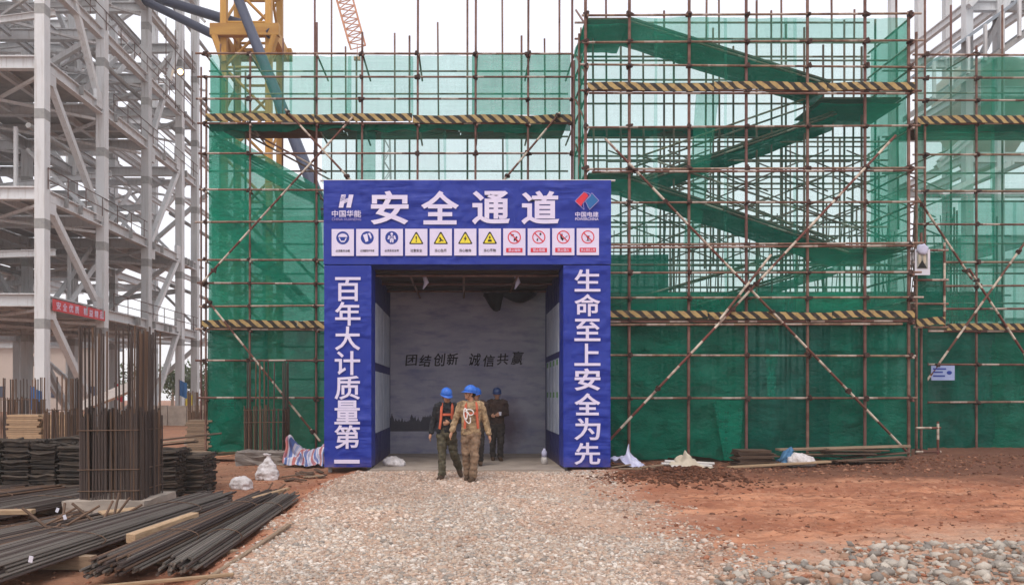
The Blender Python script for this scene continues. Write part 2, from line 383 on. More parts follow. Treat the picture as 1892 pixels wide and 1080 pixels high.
def hash2(ix, iy, s):
    v = np.sin(ix * 127.1 + iy * 311.7 + s * 74.7) * 43758.5453
    return v - np.floor(v)
def vnoise(x, y, s=0):
    ix = np.floor(x); iy = np.floor(y); fx = x - ix; fy = y - iy
    fx = fx * fx * (3 - 2 * fx); fy = fy * fy * (3 - 2 * fy)
    a = hash2(ix, iy, s); b = hash2(ix + 1, iy, s); c = hash2(ix, iy + 1, s); d = hash2(ix + 1, iy + 1, s)
    return (a * (1 - fx) + b * fx) * (1 - fy) + (c * (1 - fx) + d * fx) * fy
def fbm(x, y, s=0, o=4):
    r = 0; amp = 0.5; 
    for i in range(o): r = r + amp * vnoise(x * 2 ** i, y * 2 ** i, s + i); amp *= 0.5
    return r / (1 - 0.5 ** o)
def sstep(a, b, x):
    t = np.clip((x - a) / (b - a), 0, 1); return t * t * (3 - 2 * t)

# glyph meshes (built-in typeface, which covers the Chinese characters)
def glyph_meshes(wanted):
    objs = {}
    for key in wanted:
        s, off = key
        c = bpy.data.curves.new('t', 'FONT'); c.body = s; c.offset = off; c.resolution_u = 3; c.fill_mode = 'BOTH'
        o = bpy.data.objects.new('t', c); COL.objects.link(o); objs[key] = o
    dg = bpy.context.evaluated_depsgraph_get(); out = {}
    for key, o in objs.items():
        me = bpy.data.meshes.new_from_object(o.evaluated_get(dg))
        co = np.empty(len(me.vertices) * 3); me.vertices.foreach_get('co', co); co = co.reshape(-1, 3)
        lo = co.min(0); hi = co.max(0); d = np.maximum(hi - lo, 1e-6)
        co = (co - (lo + hi) / 2) / d; co[:, 2] = 0
        fs = [tuple(p.vertices) for p in me.polygons]
        out[key] = (co, fs, d[0] / d[1])
    for o in objs.values():
        c = o.data; bpy.data.objects.remove(o); bpy.data.curves.remove(c)
    return out
HEAD, LEFTC, RIGHTC = '安全通道', '百年大计质量第一', '生命至上安全为先'
INK = '团结创新诚信共赢'
CAPS = ['必须戴安全帽', '必须戴防护手套', '必须系安全带', '注意安全', '当心坠落', '当心触电', '当心落物', '禁止抛物', '禁止吸烟', '禁止烟火', '禁止酒后上岗']
REDB = '安全优质精益精品'
BOLD, MED = 0.025, 0.012
def bold(c): return (c, 0.012 if c == '赢' else BOLD if c in HEAD else 0.017)
want = {bold(c) for c in HEAD + LEFTC + RIGHTC + INK} | {(c, MED) for c in INK + REDB} | {(c, MED) for c in CAPS}
want |= {('中国华能', MED), ('中国电建', MED), ('CHINA HUANENG', 0.004), ('POWERCHINA', 0.012)}
GL = glyph_meshes(sorted(want))
def text(key, name, cx, cz, wd, ht, y, mat, parent, shear=0, rot=0, axis='front'):
    co, fs, asp = GL[key]
    c = co.copy(); X = c[:, 0] * wd + shear * c[:, 1] * ht; Z = c[:, 1] * ht
    X, Z = X * math.cos(rot) - Z * math.sin(rot), X * math.sin(rot) + Z * math.cos(rot)
    mb = MB(); mb.v = [(cx + p, y, cz + q) for p, q in zip(X, Z)]; mb.f = fs
    return mb.build(name, mat, parent)

# voxel-fused organic meshes, used by people and sacks
def fuse(jobs):
    """jobs: {key: (MB, voxel)} -> {key: mesh}, overlapping closed shapes become one skin"""
    tmp = {}
    for k, (mb, vox) in jobs.items():
        o = bpy.data.objects.new('tmp', mb.mesh('tmp')); COL.objects.link(o)
        md = o.modifiers.new('r', 'REMESH'); md.mode = 'VOXEL'; md.voxel_size = vox; md.use_smooth_shade = True
        sm = o.modifiers.new('s', 'SMOOTH'); sm.factor = 0.5; sm.iterations = 3
        tmp[k] = o
    dg = bpy.context.evaluated_depsgraph_get()
    out = {k: bpy.data.meshes.new_from_object(o.evaluated_get(dg)) for k, o in tmp.items()}
    for o in tmp.values(): bpy.data.objects.remove(o)
    for me in out.values(): me.polygons.foreach_set('use_smooth', [True] * len(me.polygons))
    return out
def crinkle(me, amp, scale, seed=0, stretch=(1, 1, 1)):
    n = len(me.vertices); nr = [v.normal.copy() for v in me.vertices]
    for v, d in zip(me.vertices, nr):
        p = Vector((v.co.x * stretch[0], v.co.y * stretch[1], v.co.z * stretch[2])) * scale + Vector((seed * 7.3, 0, 0))
        v.co += d * (mnoise.noise(p) + 0.5 * mnoise.noise(p * 2.3)) * amp

# ------------------------------------------------------------------ ground
def road_edge(y):            # half-limits of the gravel strip at depth y
    wob = 0.35 * (fbm(y * 0.5, y * 0 + 3.1, 5) - 0.5)
    return -2.05 + wob - 0.25 * sstep(8, 13, y) * sstep(17, 13, y), 2.15 + wob
def height(x, y):
    x = np.asarray(x, float); y = np.asarray(y, float)
    l, r = road_edge(y)
    h = 0.05 * (fbm(x * 0.7, y * 0.7, 1) - 0.5) + 0.035 * (fbm(x * 3.1, y * 3.1, 2) - 0.5) + 0.04 * (fbm(x * 9, y * 9, 3, 3) - 0.5) * (1 + sstep(2.4, 3.4, x)) + 0.10 * (fbm(x * .9, y * 1.6, 6) - .5) * sstep(2.6, 4, x)
    road = sstep(l - 0.5, l + 0.1, x) * sstep(r + 0.9, r, x)
    h = h * (1 - 0.55 * road)
    h -= 0.16 * sstep(l - 0.1, l - 0.55, x) * sstep(18, 15, y)                       # storage yard lies a little lower
    h += 0.07 * np.exp(-(((x - (l - 0.55)) / 0.25) ** 2)) * fbm(x * 4, y * 4, 9) * sstep(16.5, 15, y)   # ridge along the strip
    h += 0.20 * np.exp(-(((x - 4.15) / 0.85) ** 2 + ((y - 17.0 + 2.6) / 0.9) ** 2)) * (0.5 + fbm(x * 5, y * 5, 12))  # heap of dark soil
    h += 0.20 * sstep(7, 12.5, x) * sstep(13.5, 17.2, y) * sstep(40, 22, y)              # soil bank against the scaffold
    h += 0.06 * sstep(2.2, 3, x) * (fbm(x * 1.3, y * 3.3, 14) - 0.4) * sstep(30, 20, y)
    h += 0.08 * sstep(8.0, 6.4, y - .3 * (x - 2)) * sstep(2.0, 3.2, x) * fbm(x * 2, y * 2, 15)        # rubble base
    for k_, yk in enumerate((10.2, 10.75, 12.3, 12.9)):                                   # shallow wheel ruts across the clay
        h -= 0.035 * np.exp(-((y - yk - 0.25 * np.sin(x * .35 + k_ // 2) - 0.1 * (x - 4)) / 0.13) ** 2) * sstep(2.9, 3.8, x) * (0.4 + fbm(x * 2.2, y * 2.2, 18))
    tun = sstep(-2.25, -2.15, x) * sstep(2.35, 2.25, x) * sstep(15.9, 16.1, y) * sstep(21, 20.8, y)
    return h * (1 - tun) + (-0.05) * tun
def hz(x, y): return float(height(x, y))

def axis_vals(segs):
    out = []
    for a, b, st in segs: out += list(np.arange(a, b, st))
    out.append(segs[-1][1]); return np.array(out)
gx = axis_vals([(-220, -60, 10), (-60, -16, 1.1), (-16, -9, 0.2), (-9, 9, 0.06), (9, 15, 0.12), (15, 60, 1.1), (60, 220, 10)])
gy = axis_vals([(-60, 0, 6), (0, 4.6, 0.5), (4.6, 18, 0.055), (18, 24, 0.15), (24, 60, 1.0), (60, 240, 8)])
X, Y = np.meshgrid(gx, gy); Z = height(X, Y)
Z = np.where((np.abs(X) > 60) | (Y > 70), 0.0, Z)
nv = X.size; nxx = len(gx)
me = bpy.data.meshes.new('ground')
co = np.stack([X.ravel(), Y.ravel(), Z.ravel()], 1)
i, j = np.meshgrid(np.arange(len(gx) - 1), np.arange(len(gy) - 1)); q = (j * nxx + i).ravel()
quads = np.stack([q, q + 1, q + 1 + nxx, q + nxx], 1)
me.vertices.add(nv); me.vertices.foreach_set('co', co.ravel())
me.loops.add(quads.size); me.loops.foreach_set('vertex_index', quads.ravel())
me.polygons.add(len(quads)); me.polygons.foreach_set('loop_start', np.arange(len(quads)) * 4); me.polygons.foreach_set('loop_total', np.full(len(quads), 4))
me.update(); me.polygons.foreach_set('use_smooth', np.ones(len(quads), bool))
# what the soil is made of: r = stone dust, g = dark loose soil, b = trodden wet clay
l_, r_ = road_edge(Y)
dust = sstep(l_ - 0.35, l_ + 0.3, X + 0.5 * (fbm(X * 2, Y * 2, 21) - .5)) * sstep(r_ + 1.3, r_ - 0.4, X + 1.3 * (fbm(X * 1.5, Y * 1.5, 22) - .5)) * sstep(20, 16, Y)
dust = np.maximum(dust, 0.6 * sstep(8.2, 6.6, Y - .34 * (X - 2) + 1.6 * (fbm(X, Y, 23) - .5)) * sstep(1.6, 2.6, X))
dark = np.exp(-(((X - 4.15) / 1.0) ** 2 + ((Y - 14.4) / 0.85) ** 2)) * 2.4 * fbm(X * 4, Y * 4, 24)
bank = sstep(13.4, 16.0, Y + 1.6 * (fbm(X * 0.8, Y * 0.8, 25) - .5) + 0.12 * (X - 4)) * sstep(2.6, 4.0, X)
dark = np.clip(np.maximum(dark, 0.85 * bank), 0, 1)
yard = sstep(-2.6, -3.4, X) * (0.25 + 0.6 * fbm(X * 0.8, Y * 0.8, 26))
ca = me.color_attributes.new('soil', 'FLOAT_COLOR', 'POINT')
ca.data.foreach_set('color', np.stack([dust.ravel(), dark.ravel(), np.clip(yard, 0, 1).ravel(), np.ones(nv)], 1).ravel())
def ground_material():
    m = NT('red_clay_ground'); co = m.coord('Object'); at_ = m.n('ShaderNodeAttribute', attribute_name='soil')
    sp = m.n('ShaderNodeSeparateColor'); m.l(at_.outputs['Color'], sp.inputs[0])
    n1 = m.noise(co, 0.9, 8, 0.65); n2 = m.noise(co, 7, 6, 0.7); n3 = m.noise(m.mapping(co, (0.6, 3.2, 1)), 1.6, 6, 0.6)
    c = m.mix(m.ramp(n1, [(0.35, (0, 0, 0)), (0.65, (1, 1, 1))]), srgb(166, 108, 80), srgb(200, 142, 110))
    c = m.mix(m.ramp(n3, [(0.46, (0, 0, 0)), (0.64, (0.8, 0.8, 0.8))]), c, srgb(118, 78, 60))
    n4 = m.noise(m.mapping(co, (0.22, 0.75, 1), (0, 0, 0.12)), 1.2, 7, 0.62)
    c = m.mix(m.ramp(n4, [(0.42, (0.7, 0.7, 0.7)), (0.56, (0, 0, 0))]), c, srgb(148, 94, 72))
    c = m.mix(m.ramp(n4, [(0.58, (0, 0, 0)), (0.72, (0.65, 0.65, 0.65))]), c, srgb(198, 150, 124))
    c = m.mix(m.ramp(n2, [(0.52, (0, 0, 0)), (0.72, (0.6, 0.6, 0.6))]), c, srgb(206, 158, 130))
    c = m.mix(m.ramp(m.noise(co, 22, 5, .7), [(0.56, (0, 0, 0)), (0.7, (0.55, 0.55, 0.55))]), c, srgb(92, 68, 58))
    yd = m.mix(n2, srgb(104, 84, 70), srgb(146, 114, 92)); c = m.mix(m.math('MULTIPLY', sp.outputs[2], 0.9), c, yd)
    dk = m.mix(n2, srgb(68, 46, 38), srgb(112, 76, 62)); c = m.mix(sp.outputs[1], c, dk)
    du = m.mix(m.ramp(m.noise(co, 30, 5, .7), [(0.4, (0, 0, 0)), (0.6, (1, 1, 1))]), srgb(176, 144, 122), srgb(206, 184, 166)); c = m.mix(m.math('MULTIPLY', sp.outputs[0], 0.85), c, du)
    h = m.math('ADD', m.math('MULTIPLY', n2, 0.6), m.math('MULTIPLY', m.noise(co, 26, 6, 0.75), 0.5))
    return m.done(m.bsdf(c, 0.92, 0, m.bump(h, 0.8, 0.05), 0.2))
me.materials.append(ground_material())
g = bpy.data.objects.new('ground', me); put(g, Matrix.Identity(4)); tag(g, 'red clay building site ground with a gravel strip', 'ground', kind='structure')

# ------------------------------------------------------------------ gravel (uncountable) and loose stones
ico = bmesh.new(); bmesh.ops.create_icosphere(ico, subdivisions=1, radius=1)
IV = np.array([v.co[:] for v in ico.verts]); IF = np.array([[v.index for v in f.verts] for f in ico.faces]); ico.free()
def scatter(name, xs, ys, size, cols, mat, sink=0.25, flat=0.55, jag=.5):
    n = len(xs); zs = height(xs, ys)
    th = rng.uniform(0, 6.28, n); s = size[:, None] * rng.uniform(0.65, 1.35, (n, 3)) * np.array([1, 1, flat])
    V = IV[None] * (1 + jag * (rng.random((n, len(IV), 1)) - .5)) * s[:, None, :]
    tx = rng.normal(0, 0.35, n); V[:, :, 2] += V[:, :, 0] * np.sin(tx)[:, None] * 0.7
    c, sn = np.cos(th)[:, None], np.sin(th)[:, None]
    P = np.stack([V[:, :, 0] * c - V[:, :, 1] * sn + xs[:, None], V[:, :, 0] * sn + V[:, :, 1] * c + ys[:, None], V[:, :, 2] + (zs + size * flat * (0.5 - sink))[:, None]], 2)
    Fc = (IF[None] + (np.arange(n) * len(IV))[:, None, None]).reshape(-1, 3)
    me = bpy.data.meshes.new(name); me.vertices.add(n * len(IV)); me.vertices.foreach_set('co', P.ravel())
    me.loops.add(Fc.size); me.loops.foreach_set('vertex_index', Fc.ravel()); me.polygons.add(len(Fc))
    me.polygons.foreach_set('loop_start', np.arange(len(Fc)) * 3); me.polygons.foreach_set('loop_total', np.full(len(Fc), 3)); me.update()
    ca = me.color_attributes.new('tone', 'FLOAT_COLOR', 'POINT')
    ca.data.foreach_set('color', np.repeat(np.concatenate([cols, np.ones((n, 1))], 1), len(IV), 0).ravel())
    me.materials.append(mat); o = bpy.data.objects.new(name, me); return put(o, Matrix.Identity(4))
def gravel_material():
    m = NT('gravel_stone'); at_ = m.n('ShaderNodeAttribute', attribute_name='tone'); co = m.coord()
    c = m.mix(0.5, at_.outputs['Color'], m.ramp(m.noise(co, 60, 4), [(0.3, (0.55, 0.5, 0.48)), (0.7, (1, 1, 1))]), 'MULTIPLY')
    return m.done(m.bsdf(c, 0.9, 0, m.bump(m.noise(co, 90, 4), 0.5, 0.01), 0.2))
GM = gravel_material()
pal = np.array([srgb(*c)[:3] for c in ((200, 186, 174), (216, 204, 192), (190, 172, 158), (206, 186, 168), (178, 168, 158), (226, 216, 206), (156, 147, 139), (196, 174, 156), (190, 164, 146), (180, 156, 140))])
def pick(n): return pal[rng.integers(0, len(pal), n)] * rng.uniform(0.82, 1.08, (n, 1))
N = 118000
ys = 5.3 + (17.0 - 5.3) * rng.random(N) ** 1.15; xs = rng.uniform(-2.9, 3.6, N)
l_, r_ = road_edge(ys)
keep = sstep(l_ - 0.35, l_ + 0.45, xs + .5 * (fbm(xs * 2, ys * 2, 38) - .5)) * sstep(r_ + 1.2, r_ - 0.7, xs + 0.9 * (fbm(xs * 1.4, ys * 1.4, 31) - .5))
clear = sstep(0.55, 0.72, fbm(xs * 0.55 + 3, ys * 0.55, 33)) * sstep(0.2, 1.4, xs)             # bare clay patches
wheel = np.exp(-((np.abs(xs - 0.1 * np.sin(ys * .6)) - .95) / .22) ** 2) * sstep(.35, .6, fbm(xs * .6, ys * .35, 37))      # wheel tracks pressed into fines
ok = (rng.random(N) < keep * (1 - 0.8 * clear) * (1 - .6 * wheel)) & ~((ys > 16.15) & (np.abs(xs) < 3.3))
xs, ys = xs[ok], ys[ok]
gt = pick(len(xs)); lf_ = fbm(xs * .8, ys * .8, 35)[:, None]; gt = gt * (0.72 + 0.5 * lf_) * np.where(fbm(xs * .5 + 9, ys * .5, 36)[:, None] > .55, np.array([[1.0, .92, .88]]), 1.0)
o = scatter('gravel', xs, ys, np.clip(rng.lognormal(-4.18, 0.40, len(xs)), 0.007, 0.042), gt, GM, 0.42, 0.6)
tag(o, 'crushed pale pinkish gravel covering the strip up to the gateway', 'gravel', kind='stuff')
# scattered pebbles and clods on the clay
n = 13000; xs = rng.uniform(-9, 11.5, n); ys = 5.4 + 13 * rng.random(n) ** 1.3
l_, r_ = road_edge(ys); ok = ((xs < l_) | (xs > r_)) & ~((ys > 16.1) & (np.abs(xs) < 3.4)); xs, ys = xs[ok], ys[ok]
cl = np.array([srgb(*c)[:3] for c in ((160, 106, 82), (136, 92, 72), (184, 136, 110), (168, 116, 92), (112, 78, 64))])
o = scatter('clay_clods', xs, ys, np.clip(rng.lognormal(-4.25, 0.5, len(xs)), 0.006, 0.05), cl[rng.integers(0, 5, len(xs))], GM, 0.3)
tag(o, 'small clay clods and pebbles strewn over the red soil', 'pebbles', kind='stuff')
# crumbly dark soil on the heap
n = 3600; xs = rng.normal(4.05, 0.62, n); ys = rng.normal(14.4, 0.5, n)
o = scatter('loose_soil', xs, ys, np.clip(rng.lognormal(-3.8, 0.45, n), 0.01, 0.06), cl[rng.integers(0, 2, n)] * rng.uniform(.25, .6, (n, 1)), GM, 0.3)
tag(o, 'heap of crumbly dark brown soil beside the gravel strip', 'soil', kind='stuff')
n = 2600; xs = rng.uniform(3.6, 13, n); ys = rng.normal(16.6, 0.7, n); ok = ys < 17.8; xs, ys = xs[ok], ys[ok]
o = scatter('bank_soil', xs, ys, np.clip(rng.lognormal(-4.0, 0.5, len(xs)), 0.008, 0.06), cl[rng.integers(0, 3, len(xs))] * rng.uniform(.3, .8, (len(xs), 1)), GM, 0.3)
tag(o, 'dark clods of soil along the foot of the netted scaffold', 'soil', kind='stuff')
# rubble: small pieces as stuff, big rocks as individuals
n = 4200; xs = rng.uniform(1.7, 6.9, n); ys = rng.uniform(5.2, 8.4, n)
lim = 6.9 + 0.34 * (xs - 2); ok = rng.random(n) < sstep(lim + .3, lim - .9, ys + 2.0 * (fbm(xs * 1.3, ys * 1.3, 41) - .5)) * sstep(1.5, 2.4, xs); xs, ys = xs[ok], ys[ok]
gp = np.array([srgb(*c)[:3] for c in ((162, 154, 145), (184, 175, 164), (138, 131, 124), (196, 186, 174), (158, 128, 108))])
o = scatter('rubble', xs, ys, np.clip(rng.lognormal(-3.6, 0.45, len(xs)), 0.012, 0.07), gp[rng.integers(0, 5, len(xs))], GM, 0.25, 0.7, .8)
tag(o, 'small grey stone rubble between the big broken rocks', 'rubble', kind='stuff')
def rock_mesh(seed):
    bm = bmesh.new(); bmesh.ops.create_icosphere(bm, subdivisions=2, radius=1); r = random.Random(seed)
    cuts = [(Vector((r.gauss(0, 1), r.gauss(0, 1), r.gauss(0, 1))).normalized(), r.uniform(.36, .72)) for _ in range(11)]
    for v in bm.verts:
        for d, k in cuts:
            q = v.co.dot(d)
            if q > k: v.co -= d * (q - k)
        v.co *= 1 + 0.12 * mnoise.noise(v.co * 2 + Vector((seed, 0, 0)))
    me = bpy.data.meshes.new('rock'); bm.to_mesh(me); bm.free(); me.materials.append(M['rock']); return me
RM = [rock_mesh(k) for k in range(7)]
r = random.Random(5); placed = []
tries = 0
while len(placed) < 120 and tries < 6000:
    tries += 1
    y = r.uniform(5.5, 8.3); x = r.uniform(1.9, 6.7)
    lim = 6.8 + .34 * (x - 2) + 1.5 * (float(fbm(np.array(x * 1.3), np.array(y * 1.3), 44)) - .5)
    if y > lim or r.random() > min(1, (lim - y) * 1.6 + .1) * min(1, max(0.12, (x - 1.9) / 1.3)): continue
    s = min(0.11, max(0.03, r.lognormvariate(-3.1, 0.45)))
    if any((x - a) ** 2 + (y - b) ** 2 < (0.72 * (s + c)) ** 2 for a, b, c in placed): continue
    placed.append((x, y, s))
    o = bpy.data.objects.new('rock', RM[r.randrange(7)])
    put(o, Matrix.Translation((x, y, hz(x, y) + s * 0.16)) @ Matrix.Rotation(r.uniform(0, 6.3), 4, 'Z') @ Matrix.Rotation(r.uniform(-.5, .5), 4, 'X') @ Matrix.Diagonal((s * r.uniform(.9, 1.5), s, s * r.uniform(.6, .85), 1)))
    tag(o, 'grey broken rock in the rubble spread on the red clay', 'rock', 'grey rocks of the rubble')

# ------------------------------------------------------------------ grey steel frame under construction
SX = (-17.8, -24.5, -31.2, -38); SY = (32, 37.3, 42.5, 47.5, 53, 60)
LV = [5.6, 10.1, 15.6, 19.3, 23.3, 27.5, 31.6]
SF = empty('steel_building', (-24.5, 42, 0), 'tall grey painted steel frame building with bare columns and beams', 'steel frame')
for ix, x in enumerate(SX):
    for iy, y in enumerate(SY if ix else (32, 37.3, 42.5, 47.5, 50.2)):
        c = member('column', (x, y, 0), (x, y, 36), 0.42, 0.46, 'steel', SF, 'box')
        if ix < 2:
            for z in (4.4, 8.6, 13.2, 17.6, 21.8):        # splice plates
                o = bpy.data.objects.new('splice_plate', unit('box', 'steel_dark')); put(o, Matrix.Translation((x, y, z + 0.1 * iy)) @ Matrix.Diagonal((.43, .47, .42, 1)), SF)
rr = random.Random(3)
for z in LV:
    for ix, x in enumerate(SX[:3]):                      # beams running into the depth
        ysl = SY if ix else (32, 37.3, 42.5, 47.5, 50.2)
        for y0, y1 in zip(ysl, ysl[1:]):
            member('beam', (x, y0 + .23, z), (x, y1 - .23, z), 0.3, 0.5 if z < 20 else 0.42, 'steel', SF)
    for iy, y in enumerate(SY):
        if iy == 5 and z > 28: continue
        for x0, x1 in zip(SX, SX[1:]):                   # beams across
            if iy >= 4 and x0 == SX[0]: continue
            member('beam', (x0 - .21, y, z + .02), (x1 + .21, y, z + .02), 0.3, 0.55, 'steel', SF)
            if rr.random() < .62 and z < 30: member('joist', (x0 - .21, y + 2.6, z + .06), (x1 + .21, y + 2.6, z + .06), 0.22, 0.36, 'steel', SF)
    for y0, y1 in zip(SY, SY[1:]):
        for k in (0.33, 0.66):
            if z < 24: member('joist', (SX[0] + k * (SX[1] - SX[0]), y0 + .16, z + .03), (SX[0] + k * (SX[1] - SX[0]), y1 - .16, z + .03), 0.2, 0.32, 'steel', SF)
            if z < 24 and rr.random() < .8: member('joist', (SX[1] + k * (SX[2] - SX[1]), y0 + .16, z + .03), (SX[1] + k * (SX[2] - SX[1]), y1 - .16, z + .03), 0.2, 0.32, 'steel', SF)
for z, bays in ((5.6, (0, 1, 2)), (10.1, (0, 1, 2, 3)), (15.6, (0, 1, 2)), (19.3, (0, 1)), (23.3, (0,))):       # floor gratings
    for b in bays:
        for x0, x1 in zip(SX, SX[1:]):
            if rr.random() < (.92 if z < 12 else .6):
                mb = MB().box((x1 + .2, SY[b] + .3, z + .30), (x0 - .25, SY[b + 1] - .3, z + .36)); mb.build('floor_grating', 'steel_dark', SF)
DI = [(0, 0, 1, 15.6, 10.1), (0, 0, 1, 10.1, 5.6), (0, 0, 1, 5.6, 0.1), (0, 0, 1, 23.3, 15.6), (0, 2, 3, 15.6, 23.3), (0, 2, 3, 10.1, 15.6), (0, 2, 3, 5.6, 10.1),
      (0, 2, 3, 0.1, 5.6), (1, 1, 2, 10.1, 5.6), (1, 2, 3, 5.6, 0.1), (1, 1, 2, 15.6, 10.1), (1, 2, 3, 15.6, 23.3), (1, 3, 4, 10.1, 5.6), (1, 3, 4, 23.3, 15.6), (2, 3, 4, 5.6, 10.1), (2, 3, 4, 15.6, 10.1), (1, 2, 3, 27.5, 23.3), (2, 4, 5, 5.6, 0.1)]
for ix, a, b, z0, z1 in DI:
    member('brace', (SX[ix], SY[a] + .2, z0 - .15), (SX[ix], SY[b] - .2, z1 + .15), 0.26, 0.26, 'steel', SF, 'box')
for iy, z0, z1 in ((3, 15.6, 23.3), (3, 5.6, 10.1), (4, 10.1, 15.6), (5, 15.6, 23.3), (2, 19.3, 15.6), (1, 15.6, 19.3), (4, .1, 5.6), (1, 27.5, 23.3), (3, 23.3, 27.5)):
    member('brace', (SX[1] + .2, SY[iy], z0), (SX[0] - .2, SY[iy], z1), 0.26, 0.24, 'steel', SF, 'box')
    member('brace', (SX[2] + .2, SY[iy], z1), (SX[1] - .2, SY[iy], z0), 0.26, 0.24, 'steel', SF, 'box')
for z, y0, y1 in ((10.1, 32, 42), (5.6, 38, 50), (15.6, 38, 50), (19.3, 34, 46)):       # edge guard rails
    for k in (0.6, 1.1): pipe('guard_rail', (SX[0] + .25, y0, z + k), (SX[0] + .25, y1, z + k), 0.022, 'far_pipe', SF)
    for y in np.arange(y0, y1, 1.6): pipe('guard_post', (SX[0] + .25, y, z + .2), (SX[0] + .25, y, z + 1.1), 0.022, 'far_pipe', SF)
for y in (43, 44.4, 45.8, 47.2):                         # small access scaffold hanging on the frame
    pipe('guard_post', (SX[0] + .9, y, 18.4), (SX[0] + .9, y, 23), 0.025, 'far_pipe', SF)
for z in (18.6, 19.6, 20.6, 21.8): pipe('guard_rail', (SX[0] + .9, 42.7, z), (SX[0] + .9, 47.5, z), 0.025, 'far_pipe', SF)
for z in LV[:6]:                                          # horizontal bracing, hangers, stair flights and pipe runs inside the frame
    for b in range(4):
        for x0, x1 in zip(SX, SX[1:3]):
            if rr.random() < .75:
                member('bracing', (x0 - .2, SY[b] + .3, z - .35), (x1 + .2, SY[b + 1] - .3, z - .38), .12, .12, 'steel', SF, 'box'); member('bracing', (x1 + .2, SY[b] + .3, z - .5), (x0 - .2, SY[b + 1] - .3, z - .53), .12, .12, 'steel', SF, 'box')
            if rr.random() < .6: member('mid_beam', (x0 - .2, SY[b] + 1.4, z + 2.0 + rr.random()), (x1 + .2, SY[b] + 1.4, z + 2.0 + rr.random() * .1), .18, .3, 'steel', SF)
            if rr.random() < .7: x = x0 + (x1 - x0) * rr.random(); member('hanger', (x, SY[b] + 2.2, z), (x, SY[b] + 2.2, z + 3.6), .14, .14, 'steel', SF, 'box')
            if rr.random() < .5: member('brace', (x0 - .3, SY[b + 1], z + .2), (x0 + (x1 - x0) * .55, SY[b + 1], z + 3.6), .16, .16, 'steel', SF, 'box')
            if rr.random() < .35: pipe('pipe_run', (x0 - .6, SY[b], z + 2.9), (x0 - .6, SY[b + 1] + 2, z + 2.9), .12, 'steel_dark', SF)
for b, z in ((1, 5.6), (2, 10.1), (1, 15.6), (2, 19.3)):
    for off in (0, .9): member('stair_stringer', (SX[0] - 2 - off, SY[b] + .4, z + .3), (SX[0] - 2 - off, SY[b + 1] - .4, z + 4.2), .08, .28, 'steel', SF, 'box')
for ix, a, b, z0, z1 in DI:
    for y, z in ((SY[a] + .42, z0 - .35), (SY[b] - .42, z1 + .35)):
        MB().box((SX[ix] - .02, y - .42, z - .4), (SX[ix] + .14, y + .42, z + .4)).build('gusset_plate', 'steel', SF)
for k in range(26):                                       # cleats and end plates on the beams
    y = rr.uniform(33, 49); z = rr.choice(LV[:5]); MB().box((SX[0] + .12, y, z - .2), (SX[0] + .30, y + .1, z + .2)).build('cleat', 'steel_dark', SF)
# red slogan banner on the edge beam
RB = empty('slogan_banner', (SX[0] + .3, 34.6, 5.3), 'long red slogan banner with pale characters on the steel frame', 'banner')
MB().box((SX[0] + .26, 32.3, 5.22), (SX[0] + .28, 37.0, 5.72)).build('cloth', simple('banner_red', srgb(206, 72, 76), srgb(190, 60, 66), 2, .7), RB)
for k, ch in enumerate(REDB):
    co_, fs, asp = GL[(ch, MED)]
    mb = MB(); yc = 32.75 + k * 0.52 + (0.25 if k > 3 else 0)
    mb.v = [(SX[0] + .29, yc + p[0] * .36, 5.47 + p[1] * .34) for p in co_]; mb.f = fs; mb.build('character', 'print_white', RB)
LP = empty('work_lamp', (SX[0] + .5, 46, 21.2), 'lit warm work lamp high on the steel frame', 'lamp')
MB().ell((SX[0] + .55, 46.2, 21.25), .24, .12, .24).build('housing', 'steel_dark', LP, True)
MB().ell((SX[0] + .55, 46.08, 21.25), .18, .05, .18).build('lens', 'lamp_warm', LP, True)

# ------------------------------------------------------------------ tower cranes
def lattice(th, cx, cy, z0, z1, wd, step, mat, r=0.09, rb=0.05):
    h = wd / 2; cs = [(cx - h, cy - h), (cx + h, cy - h), (cx + h, cy + h), (cx - h, cy + h)]
    for x, y in cs: member('chord', (x, y, z0), (x, y, z1), 2 * r, 2 * r, mat, th, 'box')
    n = int((z1 - z0) / step)
    for k in range(n):
        za = z0 + k * step; zb = za + step
        for q in range(4):
            a, b = cs[q], cs[(q + 1) % 4]
            if k % 2: a, b = b, a
            pipe('lattice_bar', (*a, za), (*b, zb), rb, mat, th); pipe('lattice_bar', (*a, zb), (*b, zb), rb, mat, th)
YC = 40; xc = xat(467, YC)
TC = empty('tower_crane', (xc, YC, 0), 'yellow lattice tower crane mast tied to the steel frame by dark struts', 'crane')
lattice(TC, xc, YC, 0, 30, 2.3, 2.3, 'crane_yellow', 0.16, 0.075)
zc = zat(80, YC)
for s in (-1, 1):
    member('tie_collar', (xc - 1.75, YC + s * 1.4, zc), (xc + 1.75, YC + s * 1.4, zc), 0.35, 0.6, 'crane_yellow', TC, 'box')
    member('tie_collar', (xc + s * 1.4, YC - 1.2, zc - .05), (xc + s * 1.4, YC + 1.2, zc - .05), 0.35, 0.6, 'crane_yellow', TC, 'box')
    member('knee_plate', (xc + s * 1.55, YC - 1.45, zc - .3), (xc + s * 1.1, YC - 1.35, zc - 1.6), 0.3, 0.3, 'crane_yellow', TC, 'box')
for z in (24, 26.5, 29): MB().box((xc - .9, YC - .9, z), (xc + .9, YC + .9, z + .08)).build('landing', 'steel_dark', TC)
for p, q, rad in ((at(402, 68, 39.5), at(215, -24, 43), 0.22), (at(500, 62, 38.6), at(228, -22, 44.5), 0.26), (at(432, -22, 37.5), at(602, 402, 27.5), 0.24)):
    pipe('tie_strut', p, q, rad, 'tie_blue', TC)
YC = 95; xc = xat(640, YC)
BC = empty('crane_jib', at(655, 80, YC), 'orange lattice crane jib hanging far beyond the netted scaffold', 'crane')
